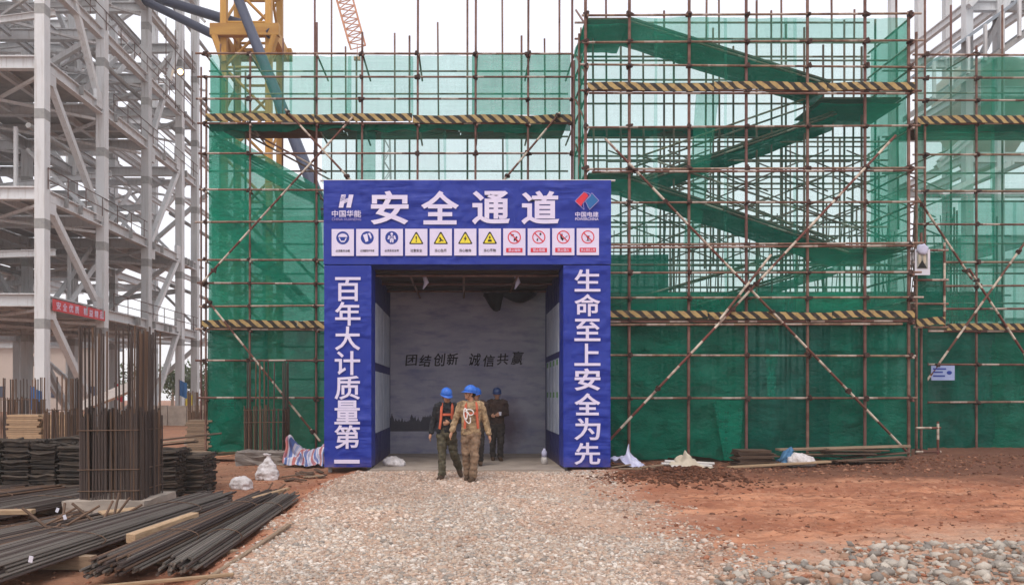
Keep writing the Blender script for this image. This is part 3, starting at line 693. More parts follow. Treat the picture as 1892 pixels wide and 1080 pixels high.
p0 = at(629, -30, YC); p1 = at(660, 82, YC)
d = (p1 - p0); ax = Vector((0, 1, 0)); sd = d.normalized().cross(ax)
for u in (-1, 1):
    for v in (-1, 1): pipe('chord', p0 + sd * u * 1.0 + ax * v * .9, p1 + sd * u * 0.95 + ax * v * .9, 0.11, 'crane_far', BC)
for k in range(9):
    a = p0 + d * k / 9; b = p0 + d * (k + 1) / 9; u = 1 if k % 2 else -1
    for v in (-1, 1): pipe('lattice_bar', a + sd * u + ax * v * .9, b - sd * u + ax * v * .9, 0.07, 'crane_far', BC)
    pipe('lattice_bar', b + sd + ax * .9, b - sd + ax * .9, 0.07, 'crane_far', BC)
pipe('hook_line', p1, p1 + Vector((0, 0, -1.6)), 0.05, 'crane_far', BC); MB().box(p1 + Vector((-.4, -.2, -2)), p1 + Vector((.4, .2, -1.6))).build('hook_block', 'crane_far', BC)
YC = 150
FC = empty('crane_mast', (xat(715, YC), YC, 0), 'pale grey tapering lattice crane mast seen above the gateway', 'crane')
xm = xat(715, YC)
for u in (-1, 1):
    for v in (-1, 1): pipe('chord', (xm + u * 1.7, YC + v * 1.7, 0), (xm + u * .55, YC + v * .55, zat(256, YC)), 0.14, 'crane_grey', FC)
for k in range(24):
    za = k * zat(256, YC) / 24; zb = (k + 1) * zat(256, YC) / 24; wa = 1.7 - 1.15 * k / 24; wb = 1.7 - 1.15 * (k + 1) / 24; u = 1 if k % 2 else -1
    pipe('lattice_bar', (xm + u * wa, YC - wa, za), (xm - u * wb, YC - wb, zb), 0.09, 'crane_grey', FC); pipe('lattice_bar', (xm + u * wa, YC + wa, za), (xm - u * wb, YC + wb, zb), 0.09, 'crane_grey', FC)

# ------------------------------------------------------------------ far conveyor frame beyond the scaffold, at the other side
GF = empty('conveyor_trestle', (36, 46, 0), 'grey steel conveyor trestle standing behind the green netted scaffold', 'steel frame')
for x in (xat(1787, 46), xat(1845, 46), xat(1905, 46), 41):
    for y in (46, 54): member('column', (x, y, 0), (x, y, 30), 0.45, 0.45, 'steel', GF, 'box')
for z in (6, 11, 16, 20, zat(12, 46)):
    for y in (46, 54): member('beam', (xat(1787, 46), y, z), (42, y, z), 0.35, 0.6, 'steel', GF)
    for x in (xat(1787, 46), xat(1845, 46), xat(1905, 46)): member('beam', (x, 46, z + .03), (x, 54, z + .03), 0.3, 0.5, 'steel', GF)
for p, q in ((at(1815, 100, 45.6), at(1862, 0, 45.6)), (at(1790, 12, 45.6), at(1830, -30, 45.6)), (at(1730, 310, 45.6), at(1845, 210, 45.6)), (at(1740, 360, 45.6), at(1870, 300, 45.6)), (at(1735, 300, 45.6), at(1790, 250, 45.6))):
    member('brace', p, q, 0.3, 0.3, 'steel', GF, 'box')
mb = MB(); a = at(1712, 200, 44); b = at(1960, 20, 44)
for p, q, nm in ((0, 0.35, 'gallery_floor'), (2.3, 2.5, 'gallery_roof')):
    mb = MB(); vs = []
    for e_ in (a, b):
        for yy in (43.4, 46.4): vs += [(e_.x, yy, e_.z + p), (e_.x, yy, e_.z + q)]
    mb.add(vs, [(0, 1, 3, 2), (4, 6, 7, 5), (0, 2, 6, 4), (1, 5, 7, 3), (0, 4, 5, 1), (2, 3, 7, 6)]); mb.build(nm, 'steel_dark' if p == 0 else 'roof_sheet', GF)
for k in range(9):
    c = a.lerp(b, k / 8); member('gallery_post', (c.x, 43.3, c.z + .3), (c.x, 43.3, c.z + 2.4), .15, .15, 'steel', GF, 'box')
FP = empty('far_pipe_hopper', at(1850, 100, 47), 'rounded beige hopper under the conveyor gallery', 'hopper')
mb = MB(); c = at(1880, 150, 47)
mb.loft([[(c.x + rad * math.cos(t), c.y + 3 + rad * math.sin(t), c.z + z) for t in np.linspace(0, 2 * math.pi, 24, endpoint=False)] for rad, z in ((1.2, -4.5), (2.9, -1.5), (3.0, 0.6), (2.8, 1.3), (2.0, 2.0), (.4, 2.3))]); mb.build('shell', 'far_wall', FP, True)

# ------------------------------------------------------------------ scaffolds
PR = 0.029
def cloth_panel(name, corners, mat, parent, nx=14, nz=14, sag=0.05, seed=0, hem=0.0):
    """net stretched between four corners (bottom-left, bottom-right, top-right, top-left) with soft folds"""
    c = [Vector(p) for p in corners]; mb = MB(); nrm = (c[1] - c[0]).cross(c[3] - c[0]).normalized()
    for j in range(nz + 1):
        for i in range(nx + 1):
            u, v = i / nx, j / nz
            p = (c[0] * (1 - u) + c[1] * u) * (1 - v) + (c[3] * (1 - u) + c[2] * u) * v
            n_ = mnoise.noise(Vector((p.x * 1.1 + seed * 5, p.y * .9, p.z * 0.55))) + 0.5 * mnoise.noise(Vector((p.x * 3 + seed, p.y * 3, p.z * 1.2)))
            n_ += 0.55 * (1 - 2.4 * abs(mnoise.noise(Vector((p.x * 1.6 + p.z * 1.1 + seed, p.y, p.z * 1.5 - p.x * .7))))) + 0.35 * mnoise.noise(Vector((p.x * 6 + seed, p.y * 6, p.z * .9)))
            p = p + nrm * n_ * sag * (0.35 + math.sin(math.pi * u))
            if hem and j in (0,): p.z += hem * mnoise.noise(Vector((p.x * 2.2, seed, 0)))
            mb.v.append(tuple(p))
    for j in range(nz):
        for i in range(nx):
            k = j * (nx + 1) + i; mb.f.append((k, k + 1, k + nx + 2, k + nx + 1))
    return mb.build(name, mat, parent, True)
def net_px(parent, x0, x1, y0, y1, Yp, mat, seed=0, sag=0.06, hem=0.0):
    q = random.Random(seed * 31 + 5); n = max(1, round((x1 - x0) * Yp / F / 1.75)); step = (x1 - x0) / n       # laced from sheets about 1.8 m wide
    for k in range(n):
        a_ = x0 + k * step - (6 if k else 0); b_ = x0 + (k + 1) * step; dy = .022 * (k % 2); t_ = q.uniform(-4, 4) if k else 0
        cloth_panel('safety_net', (at(a_ + t_, y1 - (q.uniform(0, 5) if hem else 0), Yp + dy), at(b_, y1 - (q.uniform(0, 5) if hem else 0), Yp + dy), at(b_, y0, Yp + dy), at(a_, y0, Yp + dy)), mat, parent, max(4, int((b_ - a_) / 7)), max(4, int((y1 - y0) / 8)), sag, seed + k * .37, hem)
def toe_run(parent, x0, x1, ytop, ybot, Yp, r):
    x = x0; z0, z1 = zat(ybot, Yp), zat(ytop, Yp)
    while x < x1 - .05:
        xe = min(x1, x + r.uniform(2.4, 3.1)); mb = MB(); n = 10; t0 = r.uniform(-.035, .03); t1 = r.uniform(-.035, .03)
        vs = []
        for k in range(n + 1):
            u = k / n; w_ = 0.018 * math.sin(u * 9 + x) ; dz = t0 * (1 - u) + t1 * u + 0.012 * math.sin(u * 7 + 2 * x)
            L = (xe - x - .012) * u
            for yy, zz in ((-.012, 0), (.012, 0), (.012, z1 - z0), (-.012, z1 - z0)): vs.append((L, yy + w_, zz + dz))
        fs = []
        for k in range(n):
            for q in range(4): fs.append((4 * k + q, 4 * k + (q + 1) % 4, 4 * k + 4 + (q + 1) % 4, 4 * k + 4 + q))
        fs += [(0, 3, 2, 1), (4 * n, 4 * n + 1, 4 * n + 2, 4 * n + 3)]
        mb.add(vs, fs); o = mb.build('toe_board', 'toe', parent, Mw=Matrix.Translation((x, Yp, z0))); x = xe
def deck_run(parent, x0, x1, Y0, Y1, z, r, mat='dark_wood'):
    """walkway planks lying along the scaffold"""
    n = max(1, int((Y1 - Y0) / .24)); wd = (Y1 - Y0) / n
    for k in range(n):
        x = x0
        while x < x1 - .1:
            xe = min(x1, x + r.uniform(2.6, 3.6)); dz = r.uniform(-.015, .02)
            MB().box((0, 0, 0), (xe - x - .02, wd - .02, .04)).build('deck_plank', mat, parent, Mw=Matrix.Translation((x, Y0 + k * wd, z + dz)) @ Matrix.Rotation(r.uniform(-.004, .004), 4, 'Z')); x = xe
def ramp(parent, p0, p1, depth, n=12, mat='net_solid', rails=(.55,)):
    """sloping walkway: planks across, rails, netting slung under it"""
    p0 = Vector(p0); p1 = Vector(p1); d = p1 - p0; ang = math.atan2(d.z, d.x); L = d.length
    Mx = Matrix.Translation(p0) @ Matrix.Rotation(-ang, 4, 'Y')
    k = max(1, int(depth / .24)); wd = depth / k
    for q in range(k):
        MB().box((0, q * wd, 0), (L, (q + 1) * wd - .02, .045)).build('ramp_plank', 'dark_wood', parent, Mw=Mx)
    mb = MB()
    for i in range(n + 1):
        for j in range(5):
            u, v = i / n, j / 4; s = -0.10 - 0.22 * math.sin(math.pi * v) - 0.05 * mnoise.noise(Vector((u * 9, v * 3, p0.x)))
            mb.v.append((u * L, v * depth, s))
    for i in range(n):
        for j in range(4): a = i * 5 + j; mb.f.append((a, a + 1, a + 6, a + 5))
    mb.build('under_net', mat, parent, True, Mx)
    for y in (0.02, depth - .02):
        for rz_ in rails: pipe('ramp_rail', Mx @ Vector((0, y, rz_)), Mx @ Vector((L, y, rz_)), .025, 'ledger', parent)
        pipe('ramp_bearer', Mx @ Vector((0, y, -.05)), Mx @ Vector((L, y, -.05)), .025, 'ledger', parent)

# ---- scaffold beside the steel frame, running behind the gateway
r = random.Random(21)
YF, YB = 20.0, 21.4
LS = empty('scaffold', (xat(480, YF), YF, 0), 'rusty pipe scaffold in green netting between the steel frame and the stair tower', 'scaffold')
pts_f = [380, 461, 584, 668, 771, 878, 975, 1056]
tops_f = [145, 98, 42, 60, -40, -40, -40, -60]
for px, ty in zip(pts_f, tops_f):
    x = xat(px, YF); pipe('post', (x, YF, 4.55 if -2.4 < x < 2.6 else -.1), (x + .02, YF, zat(ty, YF)), PR, 'post', LS)
for px, ty in zip((388, 470, 598, 675, 773, 880, 980, 1050), (82, 88, -60, 62, 20, -60, 20, -60)):
    x = xat(px, YB) - .25; pipe('post', (x, YB, 4.55 if -2.4 < x < 3.2 else -.1), (x, YB, zat(ty, YF)), .028, 'post', LS)
for px, ty in ((405, 80), (432, 120), (520, 70), (612, -40), (640, 85), (730, 60), (812, 40), (930, -40), (1010, 70), (1072, 50)):
    x = xat(px, YB); pipe('post', (x, YB + .05, 4.6 + r.random() * 2), (x + r.uniform(-.06, .06), YB + .05, zat(ty, YB)), .024, 'post', LS)
lf = [101, 144, 185, 229, 285, 352, 411, 480, 524, 566, 608, 666, 735]
for y in lf:
    z = zat(y, YF); x1 = 1057 if y < 330 else 605
    pipe('ledger', (xat(370, YF) - r.uniform(0, .12), YF - .06, z + r.uniform(-.02, .02)), (xat(x1, YF) + r.uniform(0, .1), YF - .06, z + r.uniform(-.02, .02)), .028, 'ledger', LS)
    for px in pts_f:
        if px < x1 + 5 and r.random() < .85: coupler((xat(px, YF), YF - .05, z), LS)
    if y in (101, 229, 352, 480, 608, 735):
        for px in pts_f[::1]:
            if px < x1 + 5: pipe('transom', (xat(px, YF) + .05, YF - .12, z - .06), (xat(px, YF) + .05, YB + .12, z - .06), .026, 'ledger', LS)
for y in (130, 172, 251, 315, 385, 450, 505, 560, 640, 700):
    z = zat(y, YB); pipe('ledger', (xat(385, YB), YB + .06, z), (xat(1050 if y < 330 else 660, YB), YB + .06, z), .026, 'ledger', LS)
toe_run(LS, xat(383, YF), xat(1056, YF), 211, 225, YF - .11, r); toe_run(LS, xat(376, YF), xat(602, YF), 592, 605, YF - .11, r)
deck_run(LS, xat(383, YF), xat(1050, YF), YF + .08, YB - .1, zat(229, YF) + .03, r); deck_run(LS, xat(383, YF), xat(660, YF), YF + .08, YB - .1, zat(607, YF) + .03, r)
for p, q in (((652, 216), (375, 520)), ((527, 202), (650, 335)), ((378, 548), (592, 815)), ((1035, 208), (930, 334))):
    a = at(*p, YF - .16); b = at(*q, YF - .16); pipe('brace', a, b, .028, 'brace', LS); coupler(a.lerp(b, .04), LS); coupler(a.lerp(b, .93), LS)
Yn = YF + .07
net_px(LS, 388, 540, 102, 214, Yn, 'net_light', 1); net_px(LS, 535, 878, 104, 214, Yn + .05, 'net_light', 2); net_px(LS, 872, 1054, 102, 214, Yn, 'net_mid', 3)
cloth_panel('safety_net', (at(390, 214, Yn + .1), at(466, 214, Yn + .5), at(392, 108, Yn + .1), at(390, 108, Yn + .1)), 'net_light', LS, 10, 10, .05, 4)
net_px(LS, 388, 1054, 228, 244, Yn, 'net_dense', 5, .05, .1)                       # net tucked under the walkway
net_px(LS, 595, 1054, 240, 340, Yn, 'net_pale', 6); net_px(LS, 660, 694, 240, 338, Yn + .15, 'net_mid', 7)
cloth_panel('safety_net', (at(386, 592, Yn), at(604, 592, Yn), at(590, 345, Yn), at(386, 228, Yn)), 'net_mid', LS, 16, 26, .08, 8)
cloth_panel('safety_net', (at(386, 592, Yn + .1), at(470, 592, Yn + .1), at(452, 232, Yn + .1), at(386, 228, Yn + .1)), 'net_light', LS, 10, 26, .08, 9)
net_px(LS, 470, 606, 400, 594, Yn + .16, 'net_light', 10)
net_px(LS, 384, 606, 607, 836, Yn + .03, 'net_dense', 11, .12, .14); net_px(LS, 384, 446, 735, 834, Yn - .02, 'net_mid', 12, .05, .1)
xl = xat(383, YF) + .04
cloth_panel('safety_net', ((xl, YF + .1, .1), (xl, YB, .1), (xl, YB, zat(104, YF)), (xl, YF + .1, zat(104, YF))), 'net_light', LS, 6, 40, .05, 13)
net_px(LS, 392, 690, 352, 835, YB + .12, 'net_mid', 14)
ramp(LS, at(395, 250, YF + .35), at(585, 352, YF + .35), .75, mat='net_mid'); ramp(LS, at(395, 372, YF + .5), at(570, 560, YF + .5), .7, mat='net_mid')

# ---- stair tower scaffold standing forward beside the gateway
YF, YB = 17.9, 19.6
TS = empty('stair_tower_scaffold', (xat(1380, YF), YF, 0), 'tall netted pipe scaffold tower with zigzag ramps inside, beside the blue gateway', 'scaffold')
pts_t = [1082, 1162, 1272, 1379, 1492, 1598, 1679]
for px in pts_t:
    x = xat(px, YF); pipe('post', (x, YF, hz(x, YF) - .1), (x + r.uniform(-.02, .02), YF, zat(r.uniform(-70, -20), YF) if px != 1679 else zat(22, YF)), .036, 'post', TS)
for px in (1058, 1070, 1147, 1227, 1245, 1355, 1398, 1452, 1486, 1521, 1560, 1592, 1638, 1688):
    inner = px in (1070, 1245, 1398, 1486, 1592)
    Yp = YB if not inner else 18.8
    x = max(xat(px, Yp), xat(1082, YF) - .02) ; x = min(x, xat(1680, YF) + .12)
    pipe('post', (x, Yp, -.1), (x, Yp, zat(r.uniform(-60, 60), YF)), .028, 'post', TS)
for px, yp, ty in ((1098, 18.8, 40), (1122, YB, -40), (1190, YB, 55), (1302, 18.8, -50), (1318, YB, 52), (1330, YB, -50), (1426, 18.8, 20), (1446, YB, -40), (1540, 18.8, -50), (1575, YB, 18), (1660, 18.8, -30)):
    x = xat(px, yp); pipe('post', (x, yp, 3.6 + r.random() * 3), (x + r.uniform(-.06, .06), yp, zat(ty, yp)), .026, 'post', TS)
lt = [29, 79, 124, 170, 235, 312, 375, 452, 504, 551, 593, 656, 735]
for y in lt:
    z = zat(y, YF)
    a = Vector((xat(1078, YF) - r.uniform(0, .1), YF - .07, z + r.uniform(-.035, .035))); b = Vector((xat(1684, YF) + r.uniform(.02, .3), YF - .07, z + r.uniform(-.035, .035)))
    pipe('ledger', a, b, .026, 'ledger', TS)
    if y in (170, 312, 452, 593): pipe('ledger', a + Vector((.2, -.02, -.07)), b + Vector((-.3, -.02, -.07)), .028, 'ledger', TS)
    for px in pts_t:
        if r.random() < .9: coupler((xat(px, YF), YF - .06, z), TS)
    for xx in (xat(1082, YF), xat(1679, YF)):
        pipe('transom', (xx + .03, YF - .15, z - .06), (xx + .03, YB + .15, z - .06), .027, 'ledger', TS)
for y in (40, 70, 103, 146, 190, 253, 287, 338, 410, 480, 530):
    pipe('ledger', (xat(1082, YF), YB + .06, zat(y, YB)), (xat(1680, YF), YB + .06, zat(y, YB)), .027, 'ledger', TS)
    if r.random() < .6: pipe('ledger', (xat(1082, YF), 18.8, zat(y + 9, 18.8)), (xat(1680, YF), 18.8, zat(y + 9, 18.8)), .025, 'ledger', TS)
for s in range(9):                                        # short braces on the side
    x = xat(1082, YF) + .01; z = 1.2 + s * 1.15
    pipe('brace', (x, YF + .1, z), (x, YB - .1, z + 1.1), .024, 'post', TS)
toe_run(TS, xat(1084, YF), xat(1684, YF), 152, 166, YF - .13, r); toe_run(TS, xat(1084, YF), xat(1684, YF), 575, 588, YF - .13, r)
deck_run(TS, xat(1130, YF), xat(1680, YF), YF + .05, YB - .1, zat(592, YF), r)
for p, q in (((1118, 256), (1680, 838)), ((1655, 250), (1105, 835))):
    a = at(*p, YF - .18); b = at(*q, YF - .18 - (.09 if p[0] > 1500 else 0)); pipe('brace', a, b, .03, 'brace', TS)
    for k in (.1, .2, .47, .55, .8): coupler(a.lerp(b, k), TS)
a = at(1330, 590, YF - .30); b = at(1425, 470, YF - .30); pipe('brace', a, b, .03, 'brace', TS)
Yn = YF + .08
net_px(TS, 1086, 1600, 34, 160, Yn, 'net_pale', 21); net_px(TS, 1165, 1600, 33, 80, Yn + .06, 'net_pale', 22)
net_px(TS, 1086, 1600, 172, 312, Yn, 'net_pale', 23); net_px(TS, 1086, 1600, 316, 452, Yn, 'net_pale', 24)
net_px(TS, 1086, 1600, 458, 575, Yn, 'net_light', 25); net_px(TS, 1086, 1600, 540, 580, Yn + .05, 'net_mid', 26)
net_px(TS, 1598, 1679, 34, 580, Yn, 'net_light', 27)
net_px(TS, 1084, 1682, 594, 850, Yn + .03, 'net_dense', 28, .13, .14)
net_px(TS, 1600, 1680, 595, 850, Yn - .03, 'net_light', 29, .06)
cloth_panel('safety_net', (at(1338, 850, Yn - .04), at(1366, 850, Yn - .04), at(1374, 740, Yn - .04), at(1318, 740, Yn - .04)), 'net_mid', TS, 6, 10, .05, 30)
cloth_panel('safety_net', (at(1418, 735, Yn - .03), at(1432, 735, Yn - .03), at(1440, 600, Yn - .03), at(1412, 598, Yn - .03)), 'net_mid', TS, 6, 12, .05, 31)
cloth_panel('safety_net', (at(1262, 460, Yn + .25), at(1290, 460, Yn + .25), at(1330, 172, Yn + .25), at(1286, 172, Yn + .25)), 'net_light', TS, 8, 24, .12, 32)
xl, xr = xat(1082, YF) - .02, xat(1680, YF)
cloth_panel('safety_net', ((xr, YF + .1, .2), (xr, YB, .2), (xr, YB, zat(34, YF)), (xr, YF + .1, zat(34, YF))), 'net_mid', TS, 8, 50, .05, 33)
cloth_panel('safety_net', ((xl, YF + .1, .2), (xl, YB, .2), (xl, YB, zat(34, YF)), (xl, YF + .1, zat(34, YF))), 'net_mid', TS, 8, 50, .05, 34)
net_px(TS, 1085, 1632, 560, 835, YB + .1, 'net_dense', 35)
# landings and zigzag ramps
def landing(x0, x1, z, Y0, Y1, mat='net_solid'):
    deck_run(TS, x0, x1, Y0, Y1, z, r)
    cloth_panel('under_net', ((x0, Y0, z - .12), (x1, Y0, z - .12), (x1, Y1, z - .12), (x0, Y1, z - .12)), mat, TS, 8, 6, .05, 40)
landing(xat(1086, YF), xat(1166, YF), zat(30, YF), YF + .15, YB)
ramp(TS, at(1163, 34, YF + .2), at(1535, 152, YF + .2), 1.15, rails=())
landing(xat(1525, YF), xat(1676, YF), zat(176, YF), YF + .2, YB)
ramp(TS, at(1190, 330, 18.6), at(1545, 206, 18.6), .95)
landing(xat(1090, YF), xat(1175, YF), zat(318, YF), YF + .2, YB)
ramp(TS, at(1165, 326, YF + .2), at(1570, 462, YF + .2), 1.15)
landing(xat(1540, YF), xat(1676, YF), zat(458, YF), YF + .2, YB)
ramp(TS, at(1150, 600, 18.85), at(1560, 478, 18.85), .7, mat='net_mid')
deck_run(TS, xat(1092, YB), xat(1470, YB), YB + .2, YB + .75, zat(234, YB), r)
cloth_panel('under_net', ((xat(1092, YB), YB + .2, zat(236, YB)), (xat(1530, YB), YB + .2, zat(238, YB)), (xat(1530, YB), YB + .8, zat(238, YB)), (xat(1092, YB), YB + .8, zat(236, YB))), 'net_solid', TS, 20, 4, .05, 41)
net_px(TS, 1092, 1235, 470, 545, 19.2, 'net_solid', 42, .1, .1)

# ---- far end scaffold
YF, YB = 20.1, 21.5
RS = empty('scaffold', (xat(1800, YF), YF, 0), 'green netted pipe scaffold in front of the conveyor trestle, carrying the small notice board', 'scaffold')
pts_r = [1709, 1804, 1898, 1990]
for px in pts_r:
    x = xat(px, YF); pipe('post', (x, YF, -.1), (x, YF, zat(-40 if px != 1804 else 85, YF)), PR, 'post', RS)
for px in (1757, 1852, 1945): x = xat(px, YB); pipe('post', (x, YB, -.1), (x, YB, zat(-40, YF)), .028, 'post', RS)
lr = [103, 146, 187, 230, 287, 354, 415, 485, 529, 571, 612, 673, 743]
x0, x1 = xat(1684, YF), xat(2010, YF)
for y in lr:
    z = zat(y, YF); pipe('ledger', (x0, YF - .06, z), (x1, YF - .06, z + r.uniform(-.03, .03)), .028, 'ledger', RS)
    for px in pts_r: coupler((xat(px, YF), YF - .05, z), RS)
for y in (131, 172, 253, 320, 372, 450, 505, 560): pipe('ledger', (x0, YB, zat(y, YB)), (x1, YB, zat(y, YB)), .026, 'ledger', RS)
for p, q in (((1692, 360), (1796, 516)), ((1790, 496), (1910, 680)), ((1905, 432), (1713, 702))):
    a = at(*p, YF - .16); b = at(*q, YF - .2); pipe('brace', a, b, .03, 'brace', RS); coupler(a.lerp(b, .12), RS); coupler(a.lerp(b, .9), RS)
pipe('brace', at(1686, 118, YF - .1), at(1712, 96, YB), .026, 'post', RS); pipe('brace', at(1750, 128, YB), at(1806, 94, YF - .1), .026, 'post', RS)
toe_run(RS, x0, x1, 213, 227, YF - .11, r); toe_run(RS, xat(1745, YF), x1, 597, 609, YF - .11, r)
deck_run(RS, x0, x1, YF + .08, YB - .1, zat(230, YF) + .02, r); deck_run(RS, x0, x1, YF + .08, YB - .1, zat(611, YF) + .02, r)
Yn = YF + .07
net_px(RS, 1690, 1985, 107, 214, Yn, 'net_light', 51); net_px(RS, 1812, 1985, 105, 214, Yn + .06, 'net_light', 52)
net_px(RS, 1690, 1985, 228, 246, Yn, 'net_dense', 53, .05, .1); net_px(RS, 1690, 1985, 244, 356, Yn, 'net_light', 54)
net_px(RS, 1680, 1714, 600, 862, 19.5, 'net_dense', 60, .03); net_px(RS, 1690, 1985, 358, 600, Yn, 'net_mid', 55); net_px(RS, 1690, 1985, 612, 852, Yn + .03, 'net_dense', 56, .12, .14)
net_px(RS, 1800, 1985, 640, 852, Yn + .05, 'net_light', 57); net_px(RS, 1672, 1985, 600, 838, YB + .1, 'net_dense', 61); net_px(RS, 1770, 1985, 370, 606, YB + .12, 'net_light', 58)
# small projecting bay beside the tower corner
Yq = 18.6
for y in (462, 517, 561, 604): pipe('ledger', at(1688, y, Yq), at(1752, y, Yq), .028, 'ledger', RS)
pipe('post', at(1745, 448, Yq), at(1745, 604, Yq), .028, 'brace', RS); pipe('post', at(1693, 60, Yq), at(1693, 862, Yq), .032, 'post', RS); pipe('post', at(1702, 430, Yq + .4), at(1702, 858, Yq + .4), .032, 'post', RS)
net_px(RS, 1693, 1744, 466, 588, Yq + .05, 'net_dense', 59, .03); toe_run(RS, xat(1690, Yq), xat(1745, Yq), 586, 600, Yq - .06, r)
pipe('post', at(1733, 778, 18.3), at(1733, 858, 18.3), .028, 'brace', RS); pipe('ledger', at(1692, 790, 18.3), at(1738, 790, 18.3), .028, 'brace', RS); pipe('ledger', at(1692, 834, 18.3), at(1738, 834, 18.3), .028, 'brace', RS)

# ---- formwork props of the building behind the tower, with starter bars on top
FW = empty('formwork_scaffold', (8.5, 26, 0), 'dense grid of grey formwork props and starter bars behind the netted tower', 'scaffold')
for iy, y in enumerate((24.2, 26.4, 29)):
    for x in np.arange(3.2, 17.5, 1.25):
        x = x + r.uniform(-.1, .1) + iy * .3; pipe('prop', (x, y, 0), (x, y, zat(r.uniform(232, 260), y) if 5 < x < 13.5 else zat(r.uniform(370, 400), y)), .032, 'far_pipe', FW)
    for z in np.arange(1.0, 9.6, 0.95):
        xa, xb = (3.0, 17.5) if z < 7.4 else (5, 13.5); pipe('ledger', (xa, y + .05, z + .2 * iy), (xb, y + .05, z + .2 * iy), .027, 'far_pipe', FW)
for k, x in enumerate(np.arange(4.6, 12.6, 1.9)):
    for z0 in (6.6, 8.1):
        pipe('brace', (x, 24.1, z0), (x + 3.2, 24.1, z0 + 1.3), .025, 'far_pipe', FW); pipe('brace', (x + 3.2, 24.15, z0), (x, 24.15, z0 + 1.3), .025, 'far_pipe', FW)
        pipe('brace', (x + .6, 26.3, z0 - .3), (x + 4.2, 26.3, z0 + 1.1), .025, 'far_pipe', FW); pipe('brace', (x + 4.2, 26.35, z0 - .3), (x + .6, 26.35, z0 + 1.1), .025, 'far_pipe', FW)
for x in np.arange(4.0, 16, .21):
    pipe('starter_bar', (x + r.uniform(-.05, .05), 23.6 + r.uniform(0, 1.5), 4.2), (x, 24.4, zat(r.uniform(385, 440), 24.4)), .016, 'rebar', FW, 'bar')
MB().box((3.4, 24.6, 4.4), (17.4, 31, 4.75)).build('slab_formwork', 'dark_wood', FW)
MB().box((3.4, 24.5, 4.0), (17.4, 24.58, 4.95)).build('beam_formwork', 'dark_wood', FW)

# ------------------------------------------------------------------ gateway
YG = 16.3
GX0, GX1 = xat(599, YG), xat(1128, YG); IX0, IX1 = xat(686, YG), xat(1041, YG)
GT, GZ = zat(333, YG), zat(488, YG)
GW = empty('safety_gateway', ((GX0 + GX1) / 2, YG, 0), 'tall blue fabric gateway with white Chinese slogans and a row of safety signs', 'gateway')
def fabric_box(name, x0, x1, y0, y1, z0, z1, mat, parent, seed=0):
    """stretched fabric over a box frame: slight sag and creases towards the corners"""
    mb = MB(); nx = max(4, int((x1 - x0) / .09)); nz = max(4, int((z1 - z0) / .09))
    for j in range(nz + 1):
        for i in range(nx + 1):
            x = x0 + (x1 - x0) * i / nx; z = z0 + (z1 - z0) * j / nz; u, v = i / nx, j / nz
            e_ = min(u, 1 - u, v, 1 - v); amp = .010 * min(1, e_ * 12)
            n_ = mnoise.noise(Vector((x * 2.2 + z * 1.4, seed, z * 2.4 - x))) + .6 * mnoise.noise(Vector((x * 5 - z * 4, seed + 3, z * 5 + x * 2)))
            mb.v.append((x, y0 + amp * n_ + .006 * min(1, e_ * 12), z))
    for j in range(nz):
        for i in range(nx): k = j * (nx + 1) + i; mb.f.append((k, k + 1, k + nx + 2, k + nx + 1))
    b = len(mb.v); mb.v += [(x0, y0, z0), (x1, y0, z0), (x1, y1, z0), (x0, y1, z0), (x0, y0, z1), (x1, y0, z1), (x1, y1, z1), (x0, y1, z1)]
    mb.f += [tuple(b + q for q in f) for f in ((0, 3, 2, 1), (4, 5, 6, 7), (1, 2, 6, 5), (2, 3, 7, 6), (3, 0, 4, 7))]
    return mb.build(name, mat, parent, False)
zg = .06
fabric_box('pillar', GX0, IX0, YG, YG + .7, zg, GZ - .02, 'banner_blue', GW, 1)
fabric_box('pillar', IX1, GX1, YG, YG + .7, zg, GZ - .02, 'banner_blue', GW, 2)
fabric_box('header', GX0 - .012, GX1 + .012, YG - .004, YG + .72, GZ, GT, 'banner_blue', GW, 3)
for x in (GX0 + .08, IX0 - .08, IX1 + .08, GX1 - .08): member('foot', (x, YG + .3, -.15), (x, YG + .3, zg + .02), .08, .08, 'steel_dark', GW, 'box')
pipe('top_rail', (GX0 - .1, YG + .1, GT + .02), (GX1 + .12, YG + .1, GT + .02), .024, 'pvc', GW)
yt = YG - .024
for ch, px in zip(HEAD, (720, 813, 907, 998)): text(bold(ch), 'character', xat(px, YG), zat(384, YG), xat(70 + CX, YG), 62 * YG / F, yt, 'print_white', GW)
for k, ch in enumerate(LEFTC):
    h_ = 44 if ch != '一' else 7; text(bold(ch), 'character', xat(643 - .5 * k / 2, YG), zat(534 + 45.4 * k, YG), 47 * YG / F, h_ * YG / F, yt, 'print_white', GW)
for k, ch in enumerate(RIGHTC): text(bold(ch), 'character', xat(1085, YG), zat(518 + 45.6 * k, YG), 48 * YG / F, 41 * YG / F, yt, 'print_white', GW)
def poly(name, pts, mat, parent, y):
    mb = MB(); mb.v = [(xat(a, YG), y, zat(b, YG)) for a, b in pts]; mb.f = [tuple(range(len(pts)))]; return mb.build(name, mat, parent)
